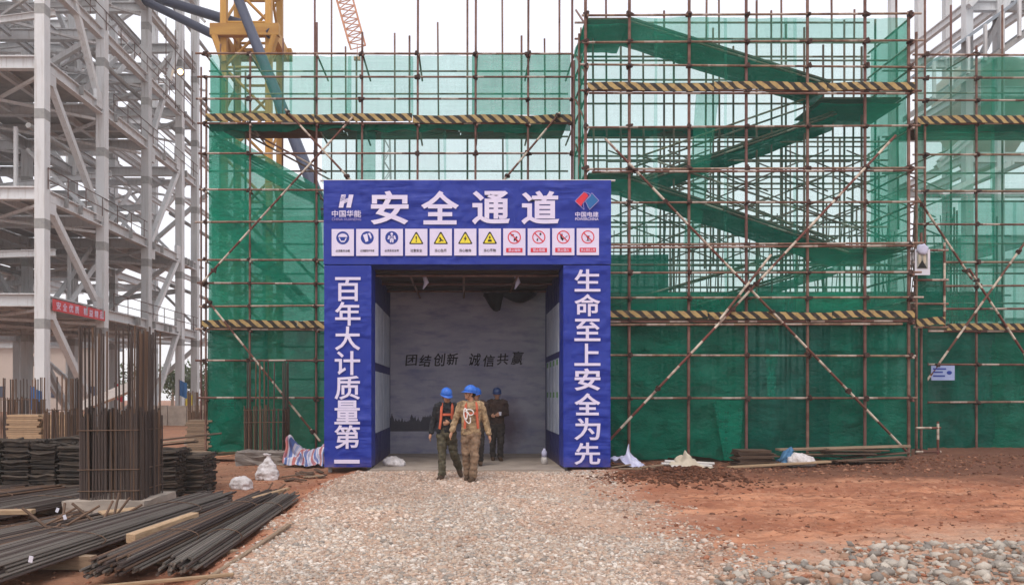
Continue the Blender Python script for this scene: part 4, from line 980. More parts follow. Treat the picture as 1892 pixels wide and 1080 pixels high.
# striped H emblem
E1 = poly('emblem', [(631, 360), (639.5, 360), (634.5, 384), (626, 384)], 'print_white', GW, yt)
poly('emblem', [(645, 360), (653.5, 360), (648.5, 384), (640, 384)], 'print_white', GW, yt)
for k in range(3): poly('emblem', [(637.2 - k * .3, 369 + 2.6 * k), (644 - k * .4, 366 + 2.6 * k), (643.6 - k * .4, 368 + 2.6 * k), (636.8 - k * .3, 371 + 2.6 * k)], 'print_white', GW, yt)
for k in range(3): poly('emblem_stripe', [(630.5 - k * .5, 365.5 + 3 * k), (638.5 - k * .6, 361.8 + 3 * k), (638.3 - k * .6, 362.7 + 3 * k), (630.3 - k * .5, 366.4 + 3 * k)], 'print_navy', GW, yt - .006)
text(('中国华能', MED), 'logo_text', xat(640.5, YG), zat(395, YG), 54 * YG / F, 12.5 * YG / F, yt, 'print_white', GW)
text(('CHINA HUANENG', 0.004), 'logo_text', xat(640.5, YG), zat(405.3, YG), 54 * YG / F, 5.2 * YG / F, yt, 'print_lilac', GW)
# red and blue diamond emblem
poly('emblem', [(1063, 372), (1078.5, 356), (1083, 357.5), (1087, 362), (1076, 376), (1074, 381), (1070.5, 380)], 'print_red', GW, yt)
poly('emblem', [(1082, 372), (1093, 358.5), (1096, 359), (1105, 371), (1090, 387), (1085, 384)], 'print_teal', GW, yt - .003)
def outline(name, pts, wpx, mat, y):
    mb = MB(); P = [Vector(p) for p in pts]; n = len(P)
    for q in range(n):
        a, b = P[q], P[(q + 1) % n]; d = (b - a).normalized(); s = Vector((-d.y, d.x)) * wpx / 2
        k = len(mb.v); mb.v += [(xat(c.x, YG), y, zat(c.y, YG)) for c in (a - s, b - s, b + s, a + s)]; mb.f.append((k, k + 1, k + 2, k + 3))
    return mb.build(name, mat, GW)
outline('emblem_outline', [(1062, 372), (1078.5, 355), (1088, 358), (1091, 362), (1077, 376), (1079, 388)], 0.9, 'print_lilac', yt - .006)
outline('emblem_outline', [(1081, 372), (1093, 357), (1106, 371), (1089, 388)], 0.9, 'print_lilac', yt - .009)
text(('中国电建', MED), 'logo_text', xat(1084, YG), zat(396.5, YG), 43 * YG / F, 9.5 * YG / F, yt, 'print_white', GW)
text(('POWERCHINA', 0.012), 'logo_text', xat(1084, YG), zat(405, YG), 43 * YG / F, 5 * YG / F, yt, 'print_white', GW)
# the eleven sign cards
PXM = YG / F
def disc(cx, cy, rad, n=28): return [(cx + rad * math.cos(t), cy + rad * math.sin(t)) for t in np.linspace(0, 2 * math.pi, n, endpoint=False)]
def rtri(cx, cy, s): return [(cx, cy - s), (cx + s * .13, cy - s * .93), (cx + s * 1.0, cy + s * .62), (cx + s * .93, cy + s * .74), (cx - s * .93, cy + s * .74), (cx - s * 1.0, cy + s * .62), (cx - s * .13, cy - s * .93)]
for k in range(11):
    cx = 633.7 + 45.2 * k; cy = 448 - .15 * k
    o = MB().box((xat(cx - 20.5, YG), yt - .004, zat(cy + 25, YG)), (xat(cx + 20.5, YG), yt + .006, zat(cy - 24.5, YG))).build('sign_card', 'print_white', GW)
    y1, y2, y3 = yt - .007, yt - .010, yt - .013
    def sub(nm, pts, mat, y):
        mb = MB(); mb.v = [(xat(a, YG), y, zat(b, YG)) for a, b in pts]; mb.f = [tuple(range(len(pts)))]; return mb.build(nm, mat, o)
    sy = cy - 8.2
    if k < 3:
        sub('symbol', disc(cx, sy, 12), 'print_navy', y1)
        if k == 0:
            sub('symbol', [(cx + 8.6 * math.cos(t), sy - 1.5 - 6.5 * math.sin(t)) for t in np.linspace(0, math.pi, 14)], 'print_white', y2)
            sub('symbol', [(cx - 7.5, sy), (cx - 6, sy + 4), (cx - 3, sy + 8), (cx + 3, sy + 8), (cx + 6, sy + 4), (cx + 7.5, sy), (cx + 5.5, sy), (cx + 3, sy + 5.5), (cx - 3, sy + 5.5), (cx - 5.5, sy)], 'print_white', y2 - .002)
        elif k == 1:
            sub('symbol', [(cx - 8, sy - 5), (cx, sy - 8), (cx + 2, sy + 6), (cx - 3, sy + 8)], 'print_white', y2); sub('symbol', [(cx + 1, sy - 8), (cx + 5, sy - 9), (cx + 8, sy - 2), (cx + 7, sy + 3), (cx + 4, sy - 3)], 'print_white', y2)
        else:
            sub('symbol', disc(cx, sy - 7, 2.4, 12), 'print_white', y2)
            sub('symbol', [(cx - 6, sy - 4), (cx + 6, sy - 4), (cx + 8, sy + 3), (cx + 5, sy + 3), (cx + 4, sy), (cx + 3, sy + 9), (cx + 1, sy + 9), (cx, sy + 4), (cx - 1, sy + 9), (cx - 3, sy + 9), (cx - 4, sy), (cx - 5, sy + 3), (cx - 8, sy + 3)], 'print_white', y2)
            outline('symbol_strap', [(cx - 3, sy - 4), (cx + 3, sy + 2), (cx + 3, sy - 4), (cx - 3, sy + 2)], 1, 'print_navy', y3)
    elif k < 7:
        sub('symbol', rtri(cx, sy + 2.5, 13), 'print_black', y1); sub('symbol', rtri(cx, sy + 3, 9.8), 'print_yellow', y2)
        if k == 3: sub('symbol', [(cx - 1.3, sy - 2.5), (cx + 1.3, sy - 2.5), (cx + .7, sy + 4.5), (cx - .7, sy + 4.5)], 'print_black', y3); sub('symbol', disc(cx, sy + 7, 1.3, 10), 'print_black', y3)
        elif k == 4: sub('symbol', [(cx - 3.5, sy), (cx - 1, sy - 1), (cx + 2, sy + 4), (cx + 5, sy + 5), (cx + 5, sy + 7), (cx + 1, sy + 6), (cx - 1, sy + 8), (cx - 5, sy + 8), (cx - 1, sy + 5)], 'print_black', y3)
        elif k == 5: sub('symbol', [(cx + 1.5, sy - 4), (cx - 3, sy + 3), (cx - .3, sy + 3), (cx - 1.5, sy + 8.5), (cx + 3, sy + 1), (cx + .5, sy + 1)], 'print_black', y3)
        else:
            sub('symbol', [(cx - 4, sy + 8), (cx + 4, sy + 8), (cx + 2.8, sy + 4), (cx - 2.8, sy + 4)], 'print_black', y3); sub('symbol', [(cx - .6, sy - 3), (cx + .6, sy - 3), (cx + 1.8, sy + 1), (cx, sy + 3), (cx - 1.8, sy + 1)], 'print_black', y3)
    else:
        mb = MB(); n = 28
        for rad in (12.2, 10.2): mb.v += [(xat(a, YG), y1, zat(b, YG)) for a, b in disc(cx, sy, rad, n)]
        mb.f = [(i, (i + 1) % n, n + (i + 1) % n, n + i) for i in range(n)]; mb.build('symbol_ring', 'print_red', o)
        s = {7: [[(-1, 3), (4, -2), (6, 0), (4, 3), (6, 8), (4, 8), (2, 5), (-1, 8)], [(-7, -4), (-3, -6), (0, -5), (-4, -2)]], 8: [[(1, -7), (4, -8), (5, -5), (2, -3)], [(-4, 3), (-1, 2), (-2, 7), (-4, 7)]],
             9: [[(-6, -4), (-2, -7), (-1, -3), (-3, 0), (1, 3), (-1, 7), (-5, 3)], [(2, 2), (7, -3), (7.6, -2.2), (2.6, 2.8)]], 10: [[(-4, -3), (4, -2), (1, 2), (1, 6), (-1, 6), (-1, 2)], [(-3, 6), (3, 6), (3, 7), (-3, 7)]]}[k]
        for q in s: sub('symbol', [(cx + a, sy + b) for a, b in q], 'print_black', y2)
        sub('symbol_bar', [(cx - 8.1, sy - 6.7), (cx - 6.7, sy - 8.1), (cx + 8.1, sy + 6.7), (cx + 6.7, sy + 8.1)], 'print_red', y3)
        MB().box((xat(cx - 15, YG), y2, zat(cy + 19.5, YG)), (xat(cx + 15, YG), y1, zat(cy + 11.5, YG))).build('caption_strip', 'print_red', o)
    t = text((CAPS[k], MED), 'caption', xat(cx, YG), zat(cy + 15.6, YG), (26 if len(CAPS[k]) > 4 else 22) * PXM, (4.6 if len(CAPS[k]) > 4 else 5.6) * PXM, y3, 'print_white' if k > 6 else 'print_black', o)

# ------------------------------------------------------------------ passage behind the gateway
YE = 20.7
PT = empty('covered_passage', ((IX0 + IX1) / 2, 18.5, 0), 'dark covered walkway with display boards inside the blue gateway', 'passage')
wx0, wx1 = IX0 - .02, IX1 + .02
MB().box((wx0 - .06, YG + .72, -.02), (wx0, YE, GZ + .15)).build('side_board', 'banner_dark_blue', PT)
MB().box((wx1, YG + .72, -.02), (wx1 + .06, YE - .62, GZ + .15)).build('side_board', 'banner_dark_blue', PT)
o = MB().box((wx0 - .06 + 2.3, 0, 0), (wx1 + 1.2 + 2.3, .04, GZ + .12)).build('backdrop', 'backdrop', PT, Mw=Matrix.Translation((-2.3, YE + .02, 0)))
for k, ch in enumerate(INK):
    px = (760, 785.5, 811.5, 836, 877, 903, 929, 956)[k]
    text(bold(ch), 'ink_character', xat(px, YE), zat(663 + (2, 3, 1, 0, 1, 3, 0, -2)[k], YE), 21 * YE / F, (20, 22, 24, 22, 24, 22, 21, 25)[k] * YE / F, YE + .012, 'ink', PT, shear=.14, rot=(.05, -.04, .03, .06, -.05, .02, .06, -.03)[k])
MB().box((wx0 + .0, YG - .12, -.2), (wx1 - .0, YE + 1.2, .015)).build('floor_slab', 'floor_concrete', PT)
for k, (y0, y1, z0, z1) in enumerate(((17.2, 18.7, 2.35, 3.7), (18.85, 20.4, 2.35, 3.7), (17.2, 18.7, .75, 2.15), (18.85, 20.4, .75, 2.15))):
    MB().box((wx0 + .002, y0, z0), (wx0 + .014, y1, z1)).build('display_poster', 'board_white', PT)
MB().box((wx1 - .014, 17.15, 2.6), (wx1 - .002, 19.7, 3.7)).build('display_poster', 'board_white', PT)
for k in range(4):
    y0 = 17.2 + k * .66; q = MB().box((wx1 - .014, y0, .72), (wx1 - .002, y0 + .5, 2.45)).build('display_poster', 'board_white', PT)
    for z in (1.55, 2.3): MB().box((wx1 - .018, y0 + .1, z), (wx1 - .0145, y0 + .38, z + .13)).build('printed_picture', 'print_green', q)
y = YG + .74; rr = random.Random(8)
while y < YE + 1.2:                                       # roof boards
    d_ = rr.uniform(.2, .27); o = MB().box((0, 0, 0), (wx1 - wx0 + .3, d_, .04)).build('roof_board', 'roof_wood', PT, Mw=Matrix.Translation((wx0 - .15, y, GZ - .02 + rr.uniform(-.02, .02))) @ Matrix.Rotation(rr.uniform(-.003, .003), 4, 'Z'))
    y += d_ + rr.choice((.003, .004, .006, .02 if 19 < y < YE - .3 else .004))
for y in (17.3, 18.6, 19.9): pipe('roof_pipe', (wx0 - .1, y, GZ - .09), (wx1 + .1, y, GZ - .09), .026, 'post', PT)
for x in (-1.2, 0, 1.2): pipe('roof_pipe', (x, YG + .75, GZ - .15), (x, YE, GZ - .15), .026, 'post', PT)
for px in (783, 953):
    o = empty('hanging_lamp', at(px, 505, 17.6), 'white plastic wrapped lamp hanging under the passage roof', 'lamp', 'lamps under the passage roof')
    p = at(px, 505, 17.6); MB().tube([p + Vector((0, 0, .5)), p + Vector((0.03, 0, .12))], .012, 6).build('cable', 'black_plastic', o)
    MB().ell(p + Vector((0.02, 0, .03)), .07, .07, .09).build('globe', 'pvc', o, True); MB().tube([p + Vector((.0, .03, -.03)), p + Vector((.06, .05, -.2)), p + Vector((-.02, .05, -.36))], [.045, .06, .01], 7).build('wrapping', 'sheet', o, True)
# sagging black sheeting under the roof at the inner end
mb = MB(); nx_, ny_ = 16, 6
for j in range(ny_ + 1):
    for i in range(nx_ + 1):
        u, v = i / nx_, j / ny_; x = xat(893, 20.2) + (xat(990, 20.2) - xat(893, 20.2)) * u
        s = .5 * math.sin(math.pi * v) * (math.sin(math.pi * min(1, u * 2.6)) * .62 + math.sin(math.pi * max(0, (u - .36) / .64)) * .45 if u > .36 else math.sin(math.pi * u * 2.0) * .9)
        mb.v.append((x, 19.6 + v * .8, GZ - .16 - abs(s) - .02 * mnoise.noise(Vector((x * 6, v * 5, 0)))))
for j in range(ny_):
    for i in range(nx_): k = j * (nx_ + 1) + i; mb.f.append((k, k + 1, k + nx_ + 2, k + nx_ + 1))
o = mb.build('roof_sheeting', 'black_plastic', None, True); tag(o, 'black plastic sheeting sagging from the passage roof above the calligraphy', 'sheeting')

# ------------------------------------------------------------------ rebar cages on pedestals
def rebar_cage(name, label, x0, y0, wd, dp, zb, ztall, zshort, ring_z, nb, r, rad=.016, ped=None, mats=('rebar', 'rebar_red')):
    th = empty(name, (x0 + wd / 2, y0 + dp / 2, hz(x0 + wd / 2, y0 + dp / 2)), label, 'rebar cage')
    per = []
    for k in range(nb): per += [(x0 + wd * k / (nb - 1), y0), (x0 + wd * k / (nb - 1), y0 + dp)]
    for k in range(1, nb - 1): per += [(x0, y0 + dp * k / (nb - 1)), (x0 + wd, y0 + dp * k / (nb - 1))]
    for k, (x, y) in enumerate(per):
        jx, jy = r.uniform(-.012, .012), r.uniform(-.012, .012)
        tall = r.random() < .45
        zt = (ztall if tall else zshort) + r.uniform(-.06, .04)
        pipe('bar', (x + jx, y + jy, zb), (x + jx + r.uniform(-.02, .02), y + jy + r.uniform(-.02, .02), zt), rad, r.choice(mats), th, 'bar')
        if tall: pipe('bar', (x + jx + .035, y + jy + .01, zb), (x + jx + .035, y + jy, zshort + r.uniform(-.12, .06)), rad, r.choice(mats), th, 'bar')
    for z in ring_z:
        a = .025; pts = [(x0 - a, y0 - a, z), (x0 + wd + a, y0 - a, z + .01), (x0 + wd + a, y0 + dp + a, z), (x0 - a, y0 + dp + a, z - .01)]
        for q in range(4): pipe('stirrup', pts[q], pts[(q + 1) % 4], .008, 'rebar_red', th, 'bar')
    if ped:
        mb = MB(); m_ = ped
        bm = bmesh.new(); bmesh.ops.create_cube(bm, size=1)
        bmesh.ops.subdivide_edges(bm, edges=bm.edges[:], cuts=6, use_grid_fill=True)
        for v in bm.verts:
            v.co = Vector((x0 + wd / 2 + v.co.x * (wd + 2 * m_), y0 + dp / 2 + v.co.y * (dp + 2 * m_), zb - .35 + (v.co.z + .5) * .42))
            v.co += Vector((mnoise.noise(v.co * 5), mnoise.noise(v.co * 5 + Vector((9, 0, 0))), mnoise.noise(v.co * 5 + Vector((0, 9, 0))))) * .03
        me = bpy.data.meshes.new('pedestal'); bm.to_mesh(me); bm.free(); me.materials.append(M['concrete']); put(bpy.data.objects.new('pedestal', me), Matrix.Identity(4), th)
    return th
r = random.Random(77)
rebar_cage('rebar_cage', 'tall dark rebar column cage on a rough concrete pedestal beside the bar bundles', xat(148, 10.7), 10.7, .80, .85, .06, zat(603, 10.7), zat(757, 10.7), (zat(795, 10.7), .55, .25), 24, r, .0135, .16, ('rebar', 'rebar', 'rebar', 'rebar_red'))
rebar_cage('rebar_cage', 'rusty rebar column cage standing before the green net near the white sack', xat(452, 19.0), 19.0, .95, .55, .12, zat(666, 19), zat(752, 19), (zat(780, 19), zat(757, 19)), 9, r, .017, .12)
rebar_cage('rebar_cage', 'short rusty rebar cage beside the stacked timber', xat(82, 17.0), 17.0, .55, .5, .1, zat(695, 17), zat(757, 17), (zat(757, 17), .5), 8, r, .016, .1, ('rebar_red', 'rebar_red', 'rebar'))
rebar_cage('rebar_cage', 'dark rebar cage behind the stacked timber under the steel frame', xat(2, 23.0), 23.0, .9, .8, .1, zat(698, 23), zat(735, 23), (zat(738, 23),), 9, r, .018, .1)
rebar_cage('rebar_cage', 'brown rebar cage standing farther off near the frame foot', xat(347, 24.5), 24.5, .5, .5, .1, zat(722, 24.5), zat(760, 24.5), (zat(758, 24.5),), 8, r, .018, .1, ('rebar_red',))

# ------------------------------------------------------------------ rebar bundles lying in the storage yard
def bundle(label, xn, yn, xf, yf, z0, wd, layers, per, rad, mats, r, jag=.35):
    th = empty('rebar_bundle', ((xn + xf) / 2, (yn + yf) / 2, z0), label, 'rebar bundle', 'bundles of steel bars on the ground')
    d = Vector((xf - xn, yf - yn, 0)); d.normalize(); s = Vector((d.y, -d.x, 0))
    for L in range(layers):
        m_ = per - L
        for k in range(m_):
            off = (k - (m_ - 1) / 2) * wd / per + r.uniform(-.006, .006); z = z0 + rad + L * rad * 1.85 + r.uniform(-.004, .004)
            a = Vector((xn, yn, z)) + s * off * 1.05 + d * r.uniform(-jag, jag) * .6; b = Vector((xf, yf, z + r.uniform(-.01, .02))) + s * (off * .9 + r.uniform(-.03, .03)) + d * r.uniform(-jag, jag)
            pipe('bar', a, b, rad, r.choice(mats), th, 'bar')
    for k in (.22, .7):
        c = Vector((xn, yn, 0)).lerp(Vector((xf, yf, 0)), k); MB().box((-wd * .7, -.05, z0 - .14), (wd * .7, .05, z0 - .002)).build('bearer', 'old_wood', th, Mw=Matrix.Translation(c) @ Matrix.Rotation(math.atan2(s.y, s.x), 4, 'Z'))
    for k in (.3, .75):
        c = Vector((xn, yn, z0 + layers * rad)).lerp(Vector((xf, yf, z0 + layers * rad)), k)
        pts = [c + s * math.cos(t) * wd * .54 + Vector((0, 0, 1)) * math.sin(t) * layers * rad * 1.15 for t in np.linspace(0, 2 * math.pi, 15)]
        MB().tube(pts, .006, 5).build('tie_wire', 'rebar_red', th)
g0 = -.03
bundle('thick dark steel bar bundle lying against the cage pedestal', -4.32, 6.55, -3.78, 11.5, g0 + .03, .72, 5, 23, .0150, ('rebar', 'rebar_grey', 'rebar_grey'), r)
bundle('brownish steel bar bundle between two darker bundles', -3.22, 6.9, -3.05, 11.7, g0 + .01, .48, 5, 16, .0145, ('rebar_red', 'rebar_grey', 'rebar'), r)
bundle('narrow grey steel bar bundle next to the gravel edge', -2.62, 7.0, -2.72, 11.6, g0 + .0, .36, 5, 12, .0145, ('rebar_grey', 'rebar_grey', 'rebar'), r)
bundle('loose fan of brown steel bars beyond the thick bundle', -5.75, 6.6, -4.95, 10.1, g0 - .02, 1.25, 2, 34, .014, ('rebar_red', 'rebar', 'rebar_grey'), r, .7)
bundle('wide layer of dark bars running past the tall cage', -6.9, 8.6, -6.05, 12.4, g0 + .02, 1.3, 3, 34, .015, ('rebar_grey', 'rebar'), r, .6)
bundle('dark bars at the foot of the black steel stack', -8.6, 9.8, -7.3, 12.9, g0 + .02, 1.1, 3, 26, .015, ('rebar', 'rebar_red'), r, .6)
# loose short bars and bent offcuts, timber pieces, tags
for k in range(16):
    x = r.uniform(-5.4, -4.4); y = r.uniform(9.0, 9.9); a_ = r.uniform(0, 3.1); L = r.uniform(.25, .6); z = hz(x, y) + .12
    o = pipe('steel_offcut', (x, y, z), (x + L * math.cos(a_), y + .4 * L * math.sin(a_), z + r.uniform(.02, .4)), .017, 'rebar_red', None, 'bar')
    tag(o, 'short bent steel bar offcut lying on loose brown bars', 'offcut', 'steel offcuts on the bars')
for k in range(10):
    x = r.uniform(-3.5, -2.95); y = r.uniform(11.5, 12.7); a_ = r.uniform(.4, 1.6); L = r.uniform(.3, .7); z = hz(x, y) + .03
    o = pipe('steel_offcut', (x, y, z), (x + L * math.cos(a_), y + .3 * L, z + r.uniform(.05, .3)), .014, 'rebar_red', None, 'bar')
    tag(o, 'thin rusty bar offcut in the tangle near the small white sack', 'offcut', 'steel offcuts near the small sack')
def plank(label, p0, p1, wd, th, mat, cat='timber', name='timber_plank', group=None):
    p0 = Vector(p0); p1 = Vector(p1); d = p1 - p0; L = d.length
    m = Matrix.Translation(p0) @ Matrix.Rotation(math.atan2(d.y, d.x), 4, 'Z') @ Matrix.Rotation(-math.asin(d.z / L), 4, 'Y')
    bm = bmesh.new(); bmesh.ops.create_cube(bm, size=1); bmesh.ops.scale(bm, vec=(L, wd, th), verts=bm.verts); bmesh.ops.translate(bm, vec=(L / 2, 0, th / 2), verts=bm.verts)
    bmesh.ops.bevel(bm, geom=bm.edges[:], offset=.006, segments=1, affect='EDGES')
    me = bpy.data.meshes.new(name); bm.to_mesh(me); bm.free(); me.materials.append(M[mat])
    o = bpy.data.objects.new(name, me); put(o, m); return tag(o, label, cat, group)
plank('pale square timber wedged between the thick and brownish bar bundles', (-3.52, 8.0, .04), (-3.30, 9.3, .07), .11, .10, 'lumber')
plank('pale timber strip leaning along the end of the grey bar bundle', (-3.05, 11.0, .08), (-2.85, 12.3, .06), .07, .05, 'lumber')
plank('tan board lying on the pedestal side of the thick bar bundle', (-4.75, 9.9, .05), (-4.35, 10.2, .06), .28, .03, 'lumber')
plank('yellowish timber block on the loose fan of bars', (-6.0, 9.55, .10), (-5.45, 9.6, .10), .12, .06, 'lumber')
plank('thin brown batten lying along the clay edge beside the grey bundle', (-2.25, 6.3, -.02), (-2.12, 9.2, .02), .05, .03, 'old_wood')
plank('pale thin batten on the clay in front of the bar bundles', (-3.3, 6.45, -.06), (-2.0, 6.6, .03), .04, .03, 'lumber')
for x, y, a_ in ((-5.0, 9.3, .4), (-4.6, 8.75, -.3), (-3.72, 6.5, .2)):
    o = MB().box((-.018, -.002, 0), (.018, .002, .055)).build('paper_tag', 'paper', None, Mw=Matrix.Translation((x, y, .17)) @ Matrix.Rotation(a_, 4, 'Y')); tag(o, 'small white paper tag wired to the steel bars', 'tag', 'paper tags on the bars')

# stacked bundles of short black steel pieces
def black_stack(label, x0, x1, y, h, seed):
    th = empty('steel_stack', ((x0 + x1) / 2, y, hz((x0 + x1) / 2, y)), label, 'steel stack'); q = random.Random(seed); x = x0
    while x < x1:
        wd = q.uniform(.42, .62); z = hz(x, y) - .02; top = h * q.uniform(.75, 1.08)
        while z < top:
            tk = q.uniform(.07, .11); mb = MB(); n = 8
            for s in range(n):
                yy = y + (s / n - .5) * .8 + q.uniform(-.03, .03); zz = z + q.uniform(0, tk * .6)
                p = [Vector((x + wd * u + q.uniform(-.02, .02), yy + q.uniform(-.02, .02), zz + .025 + q.uniform(-.012, .02) - .03 * math.sin(math.pi * u) * q.random())) for u in (0, .33, .66, 1)]
                mb.tube(p, q.uniform(.015, .028), 5)
            mb.box((x + .02, y - .38, z), (x + wd - .03, y + .38, z + tk * .7)); o = mb.build('steel_bundle', 'black_steel', th); z += tk
        x += wd + q.uniform(-.02, .05)
    return th
black_stack('stack of black wired steel bundles behind the tall rebar cage', -8.4, -5.3, 13.4, .78, 1)
black_stack('low heap of black wired steel bundles before the timber yard', -5.25, -4.75, 13.9, .5, 2)
black_stack('farther row of black steel bundles before the stacked timber', -9.9, -6.6, 15.0, .70, 3)
for k in range(8):
    x = r.uniform(-6.6, -5.9); y = r.uniform(14.3, 15.4); a_ = r.uniform(-.4, .4)
    plank('dark weathered board lying in the heap behind the black steel bundles', (x, y, .25 + .06 * k), (x + 1.3, y + a_, .30 + .06 * k + r.uniform(-.05, .1)), .2, .03, r.choice(('old_wood', 'dark_wood')), group='boards behind the black bundles')
def lumber_stack(label, x0, x1, y0, y1, z1, seed, mat='lumber'):
    th = empty('timber_stack', ((x0 + x1) / 2, (y0 + y1) / 2, 0), label, 'timber stack'); q = random.Random(seed); z = .02
    while z < z1:
        t = .055; y = y0
        while y < y1 - .05:
            a_ = q.uniform(-.06, .06); MB().box((0, 0, 0), (x1 - x0 + q.uniform(-.08, .08), .145, t - .006)).build('board', mat, th, Mw=Matrix.Translation((x0 + a_, y, z)) @ Matrix.Rotation(q.uniform(-.006, .006), 4, 'Z')); y += .15
        z += t
lumber_stack('stack of pale sawn boards behind the black steel bundles', xat(14, 19), xat(74, 19), 19, 19.6, zat(767, 19), 1)
lumber_stack('second stack of pale sawn boards touching the rusty cage', xat(76, 19), xat(150, 19), 19.1, 19.7, zat(769, 19), 2)
lumber_stack('small stack of thin boards near the corner of the green net', xat(344, 20), xat(386, 20), 20.0, 20.5, zat(776, 20), 3, 'old_wood')
plank('reddish plywood sheet lying before the net by the concrete block', (xat(384, 18.6), 18.6, .05), (xat(443, 18.6), 18.4, .16), .55, .02, 'plywood_red')
# concrete block before the rusty cage
bm = bmesh.new(); bmesh.ops.create_cube(bm, size=1); bmesh.ops.subdivide_edges(bm, edges=bm.edges[:], cuts=5, use_grid_fill=True)
for v in bm.verts: v.co = Vector((v.co.x * 1.1, v.co.y * .5, (v.co.z + .5) * .34)) + Vector((mnoise.noise(v.co * 4), mnoise.noise(v.co * 4 + Vector((5, 0, 0))), mnoise.noise(v.co * 4 + Vector((0, 5, 0))))) * .09
me = bpy.data.meshes.new('concrete_block'); bm.to_mesh(me); bm.free(); me.materials.append(M['concrete_dark'])
o = put(bpy.data.objects.new('concrete_block', me), Matrix.Translation((xat(485, 17.6), 17.6, hz(xat(485, 17.6), 17.6) - .06))); tag(o, 'rough grey concrete block behind the white sacks', 'block')

# ------------------------------------------------------------------ sacks, sheets and other litter
def sack(label, loc, wd, ht, tied, seed):
    mb = MB(); q = random.Random(seed); n = 18; rings = []
    prof = [(0, .55), (.06, .92), (.22, 1.0), (.42, .9), (.6, .62), (.74, .34), (.84, .2), (.92, .26), (1, .34)] if tied else [(0, .7), (.1, 1), (.4, 1.02), (.7, .85), (.9, .5), (1, .12)]
    for t, k in prof: rings.append([(k * wd / 2 * math.cos(a_) * (1 + .12 * math.sin(3 * a_ + seed)) + .10 * wd * t * (seed % 3 - 1), k * wd * .38 * math.sin(a_), t * ht) for a_ in np.linspace(0, 2 * math.pi, n, endpoint=False)])
    mb.loft(rings); me = fuse({0: (mb, .018)})[0]; crinkle(me, .034, 6, seed, (1, 1, 1.5)); crinkle(me, .018, 13, seed + 2, (1, 1, .6)); crinkle(me, .008, 30, seed + 4); me.materials.append(M['sack']); me.name = 'sack'
    o = put(bpy.data.objects.new('sack', me), Matrix.Translation(loc)); return tag(o, label, 'sack')
sack('tied white woven sack standing by the concrete block', (xat(496, 15.6), 15.6, hz(xat(496, 15.6), 15.6) - .03), .50, .56, True, 4)
sack('small slumped white sack lying on the clay', (xat(449, 14.2), 14.2, hz(xat(449, 14.2), 14.2) - .03), .40, .28, False, 3)
sack('grey dusty sack lying at the foot of the passage display board', (wx0 + .45, 17.1, .0), .5, .22, False, 6)
def drape(name, label, cat, x0, x1, y0, y1, hfun, mat, seed, n=34, amp=.06):
    mb = MB(); uvs = []
    for j in range(n + 1):
        for i in range(n + 1):
            u, v = i / n, j / n; x = x0 + (x1 - x0) * u; y = y0 + (y1 - y0) * v
            p = Vector((u * 2.4 + seed * 3, v * 2.4, seed)); f = (1 - 2.2 * abs(mnoise.noise(p))) * .7 + .35 * (1 - 2.2 * abs(mnoise.noise(p * 2.1 + Vector((3, 1, 0)))))
            x += .16 * mnoise.noise(p * 1.3 + Vector((5, 0, 0))); y += .16 * mnoise.noise(p * 1.3 + Vector((0, 5, 0)))
            mb.v.append((x, y, max(hz(x, y) + .008, hz(x, y) + hfun(u, v) * (.75 + .55 * f) + amp * max(0, f)))); uvs.append((u, v))
    for j in range(n):
        for i in range(n): k = j * (n + 1) + i; mb.f.append((k, k + 1, k + n + 2, k + n + 1))
    me = mb.mesh(name, mat, True); ul = me.uv_layers.new(name='uv')
    for lp in me.loops: ul.data[lp.index].uv = uvs[lp.vertex_index]
    o = bpy.data.objects.new(name, me); put(o, Matrix.Identity(4)); md = o.modifiers.new('thickness', 'SOLIDIFY'); md.thickness = .006
    return tag(o, label, cat)
drape('striped_sheet', 'red blue and white striped woven sheet heaped against the gateway pillar', 'sheet', xat(530, 17.2), xat(600, 17.2), 16.95, 17.7, lambda u, v: .52 * math.exp(-((v - .65) / .45) ** 2) * (.72 + .28 * math.cos(u * 5.2 + .3)), 'stripes', 2)
drape('plastic_sheet', 'crumpled white plastic sheet beside the gateway pillar', 'sheet', xat(1132, 16.6), xat(1192, 16.6), 16.4, 17.1, lambda u, v: .46 * max(0, 1 - abs(u - .52) / .36) * max(0, 1 - abs(v - .6) / .5) + .16 * max(0, 1 - abs(u - .1) / .25), 'sheet', 5)
drape('dusty_cloth', 'dusty tan cloth thrown over white plastic pipes', 'cloth', xat(1238, 16.8), xat(1308, 16.8), 16.5, 17.2, lambda u, v: .34 * max(0, 1 - abs(u - .42 - .2 * (v - .5)) / .5) * max(0, 1 - abs(v - .6) / .6), 'cloth_tan', 7)
for k, (xa, xb, y, dz) in enumerate(((1222, 1318, 16.75, .05), (1232, 1312, 16.9, .06), (1228, 1322, 17.0, .1))):
    o = pipe('plastic_pipe', (xat(xa, y), y, hz(xat(xa, y), y) + dz), (xat(xb, y), y + .1, hz(xat(xb, y), y) + dz), .035, 'pvc', None); tag(o, 'white plastic pipe sticking out from under the dusty cloth', 'pipe', 'plastic pipes under the cloth')
p = at(1240, 866, 16.3); p.z = hz(p.x, p.y) + .04; o = pipe('pipe_elbow', p, p + Vector((.22, -.06, 0)), .05, 'pvc', None); tag(o, 'short white pipe piece lying before the dusty cloth', 'pipe')
th = empty('board_bundle', (xat(1400, 17.2), 17.2, 0), 'stack of thin brown boards against the tower net', 'board stack')
q = random.Random(4); z = hz(xat(1400, 17.2), 17.2) - .02
for k in range(13):
    MB().box((0, 0, 0), (.78 + q.uniform(-.08, .1), .5, .024)).build('board', 'dark_wood', th, Mw=Matrix.Translation((xat(1360, 17.2) + q.uniform(-.05, .05), 17.0 + q.uniform(-.04, .04), z)) @ Matrix.Rotation(q.uniform(-.08, .08), 4, 'Z')); z += .031
xg = lambda px, y: (xat(px, y), y, hz(xat(px, y), y))
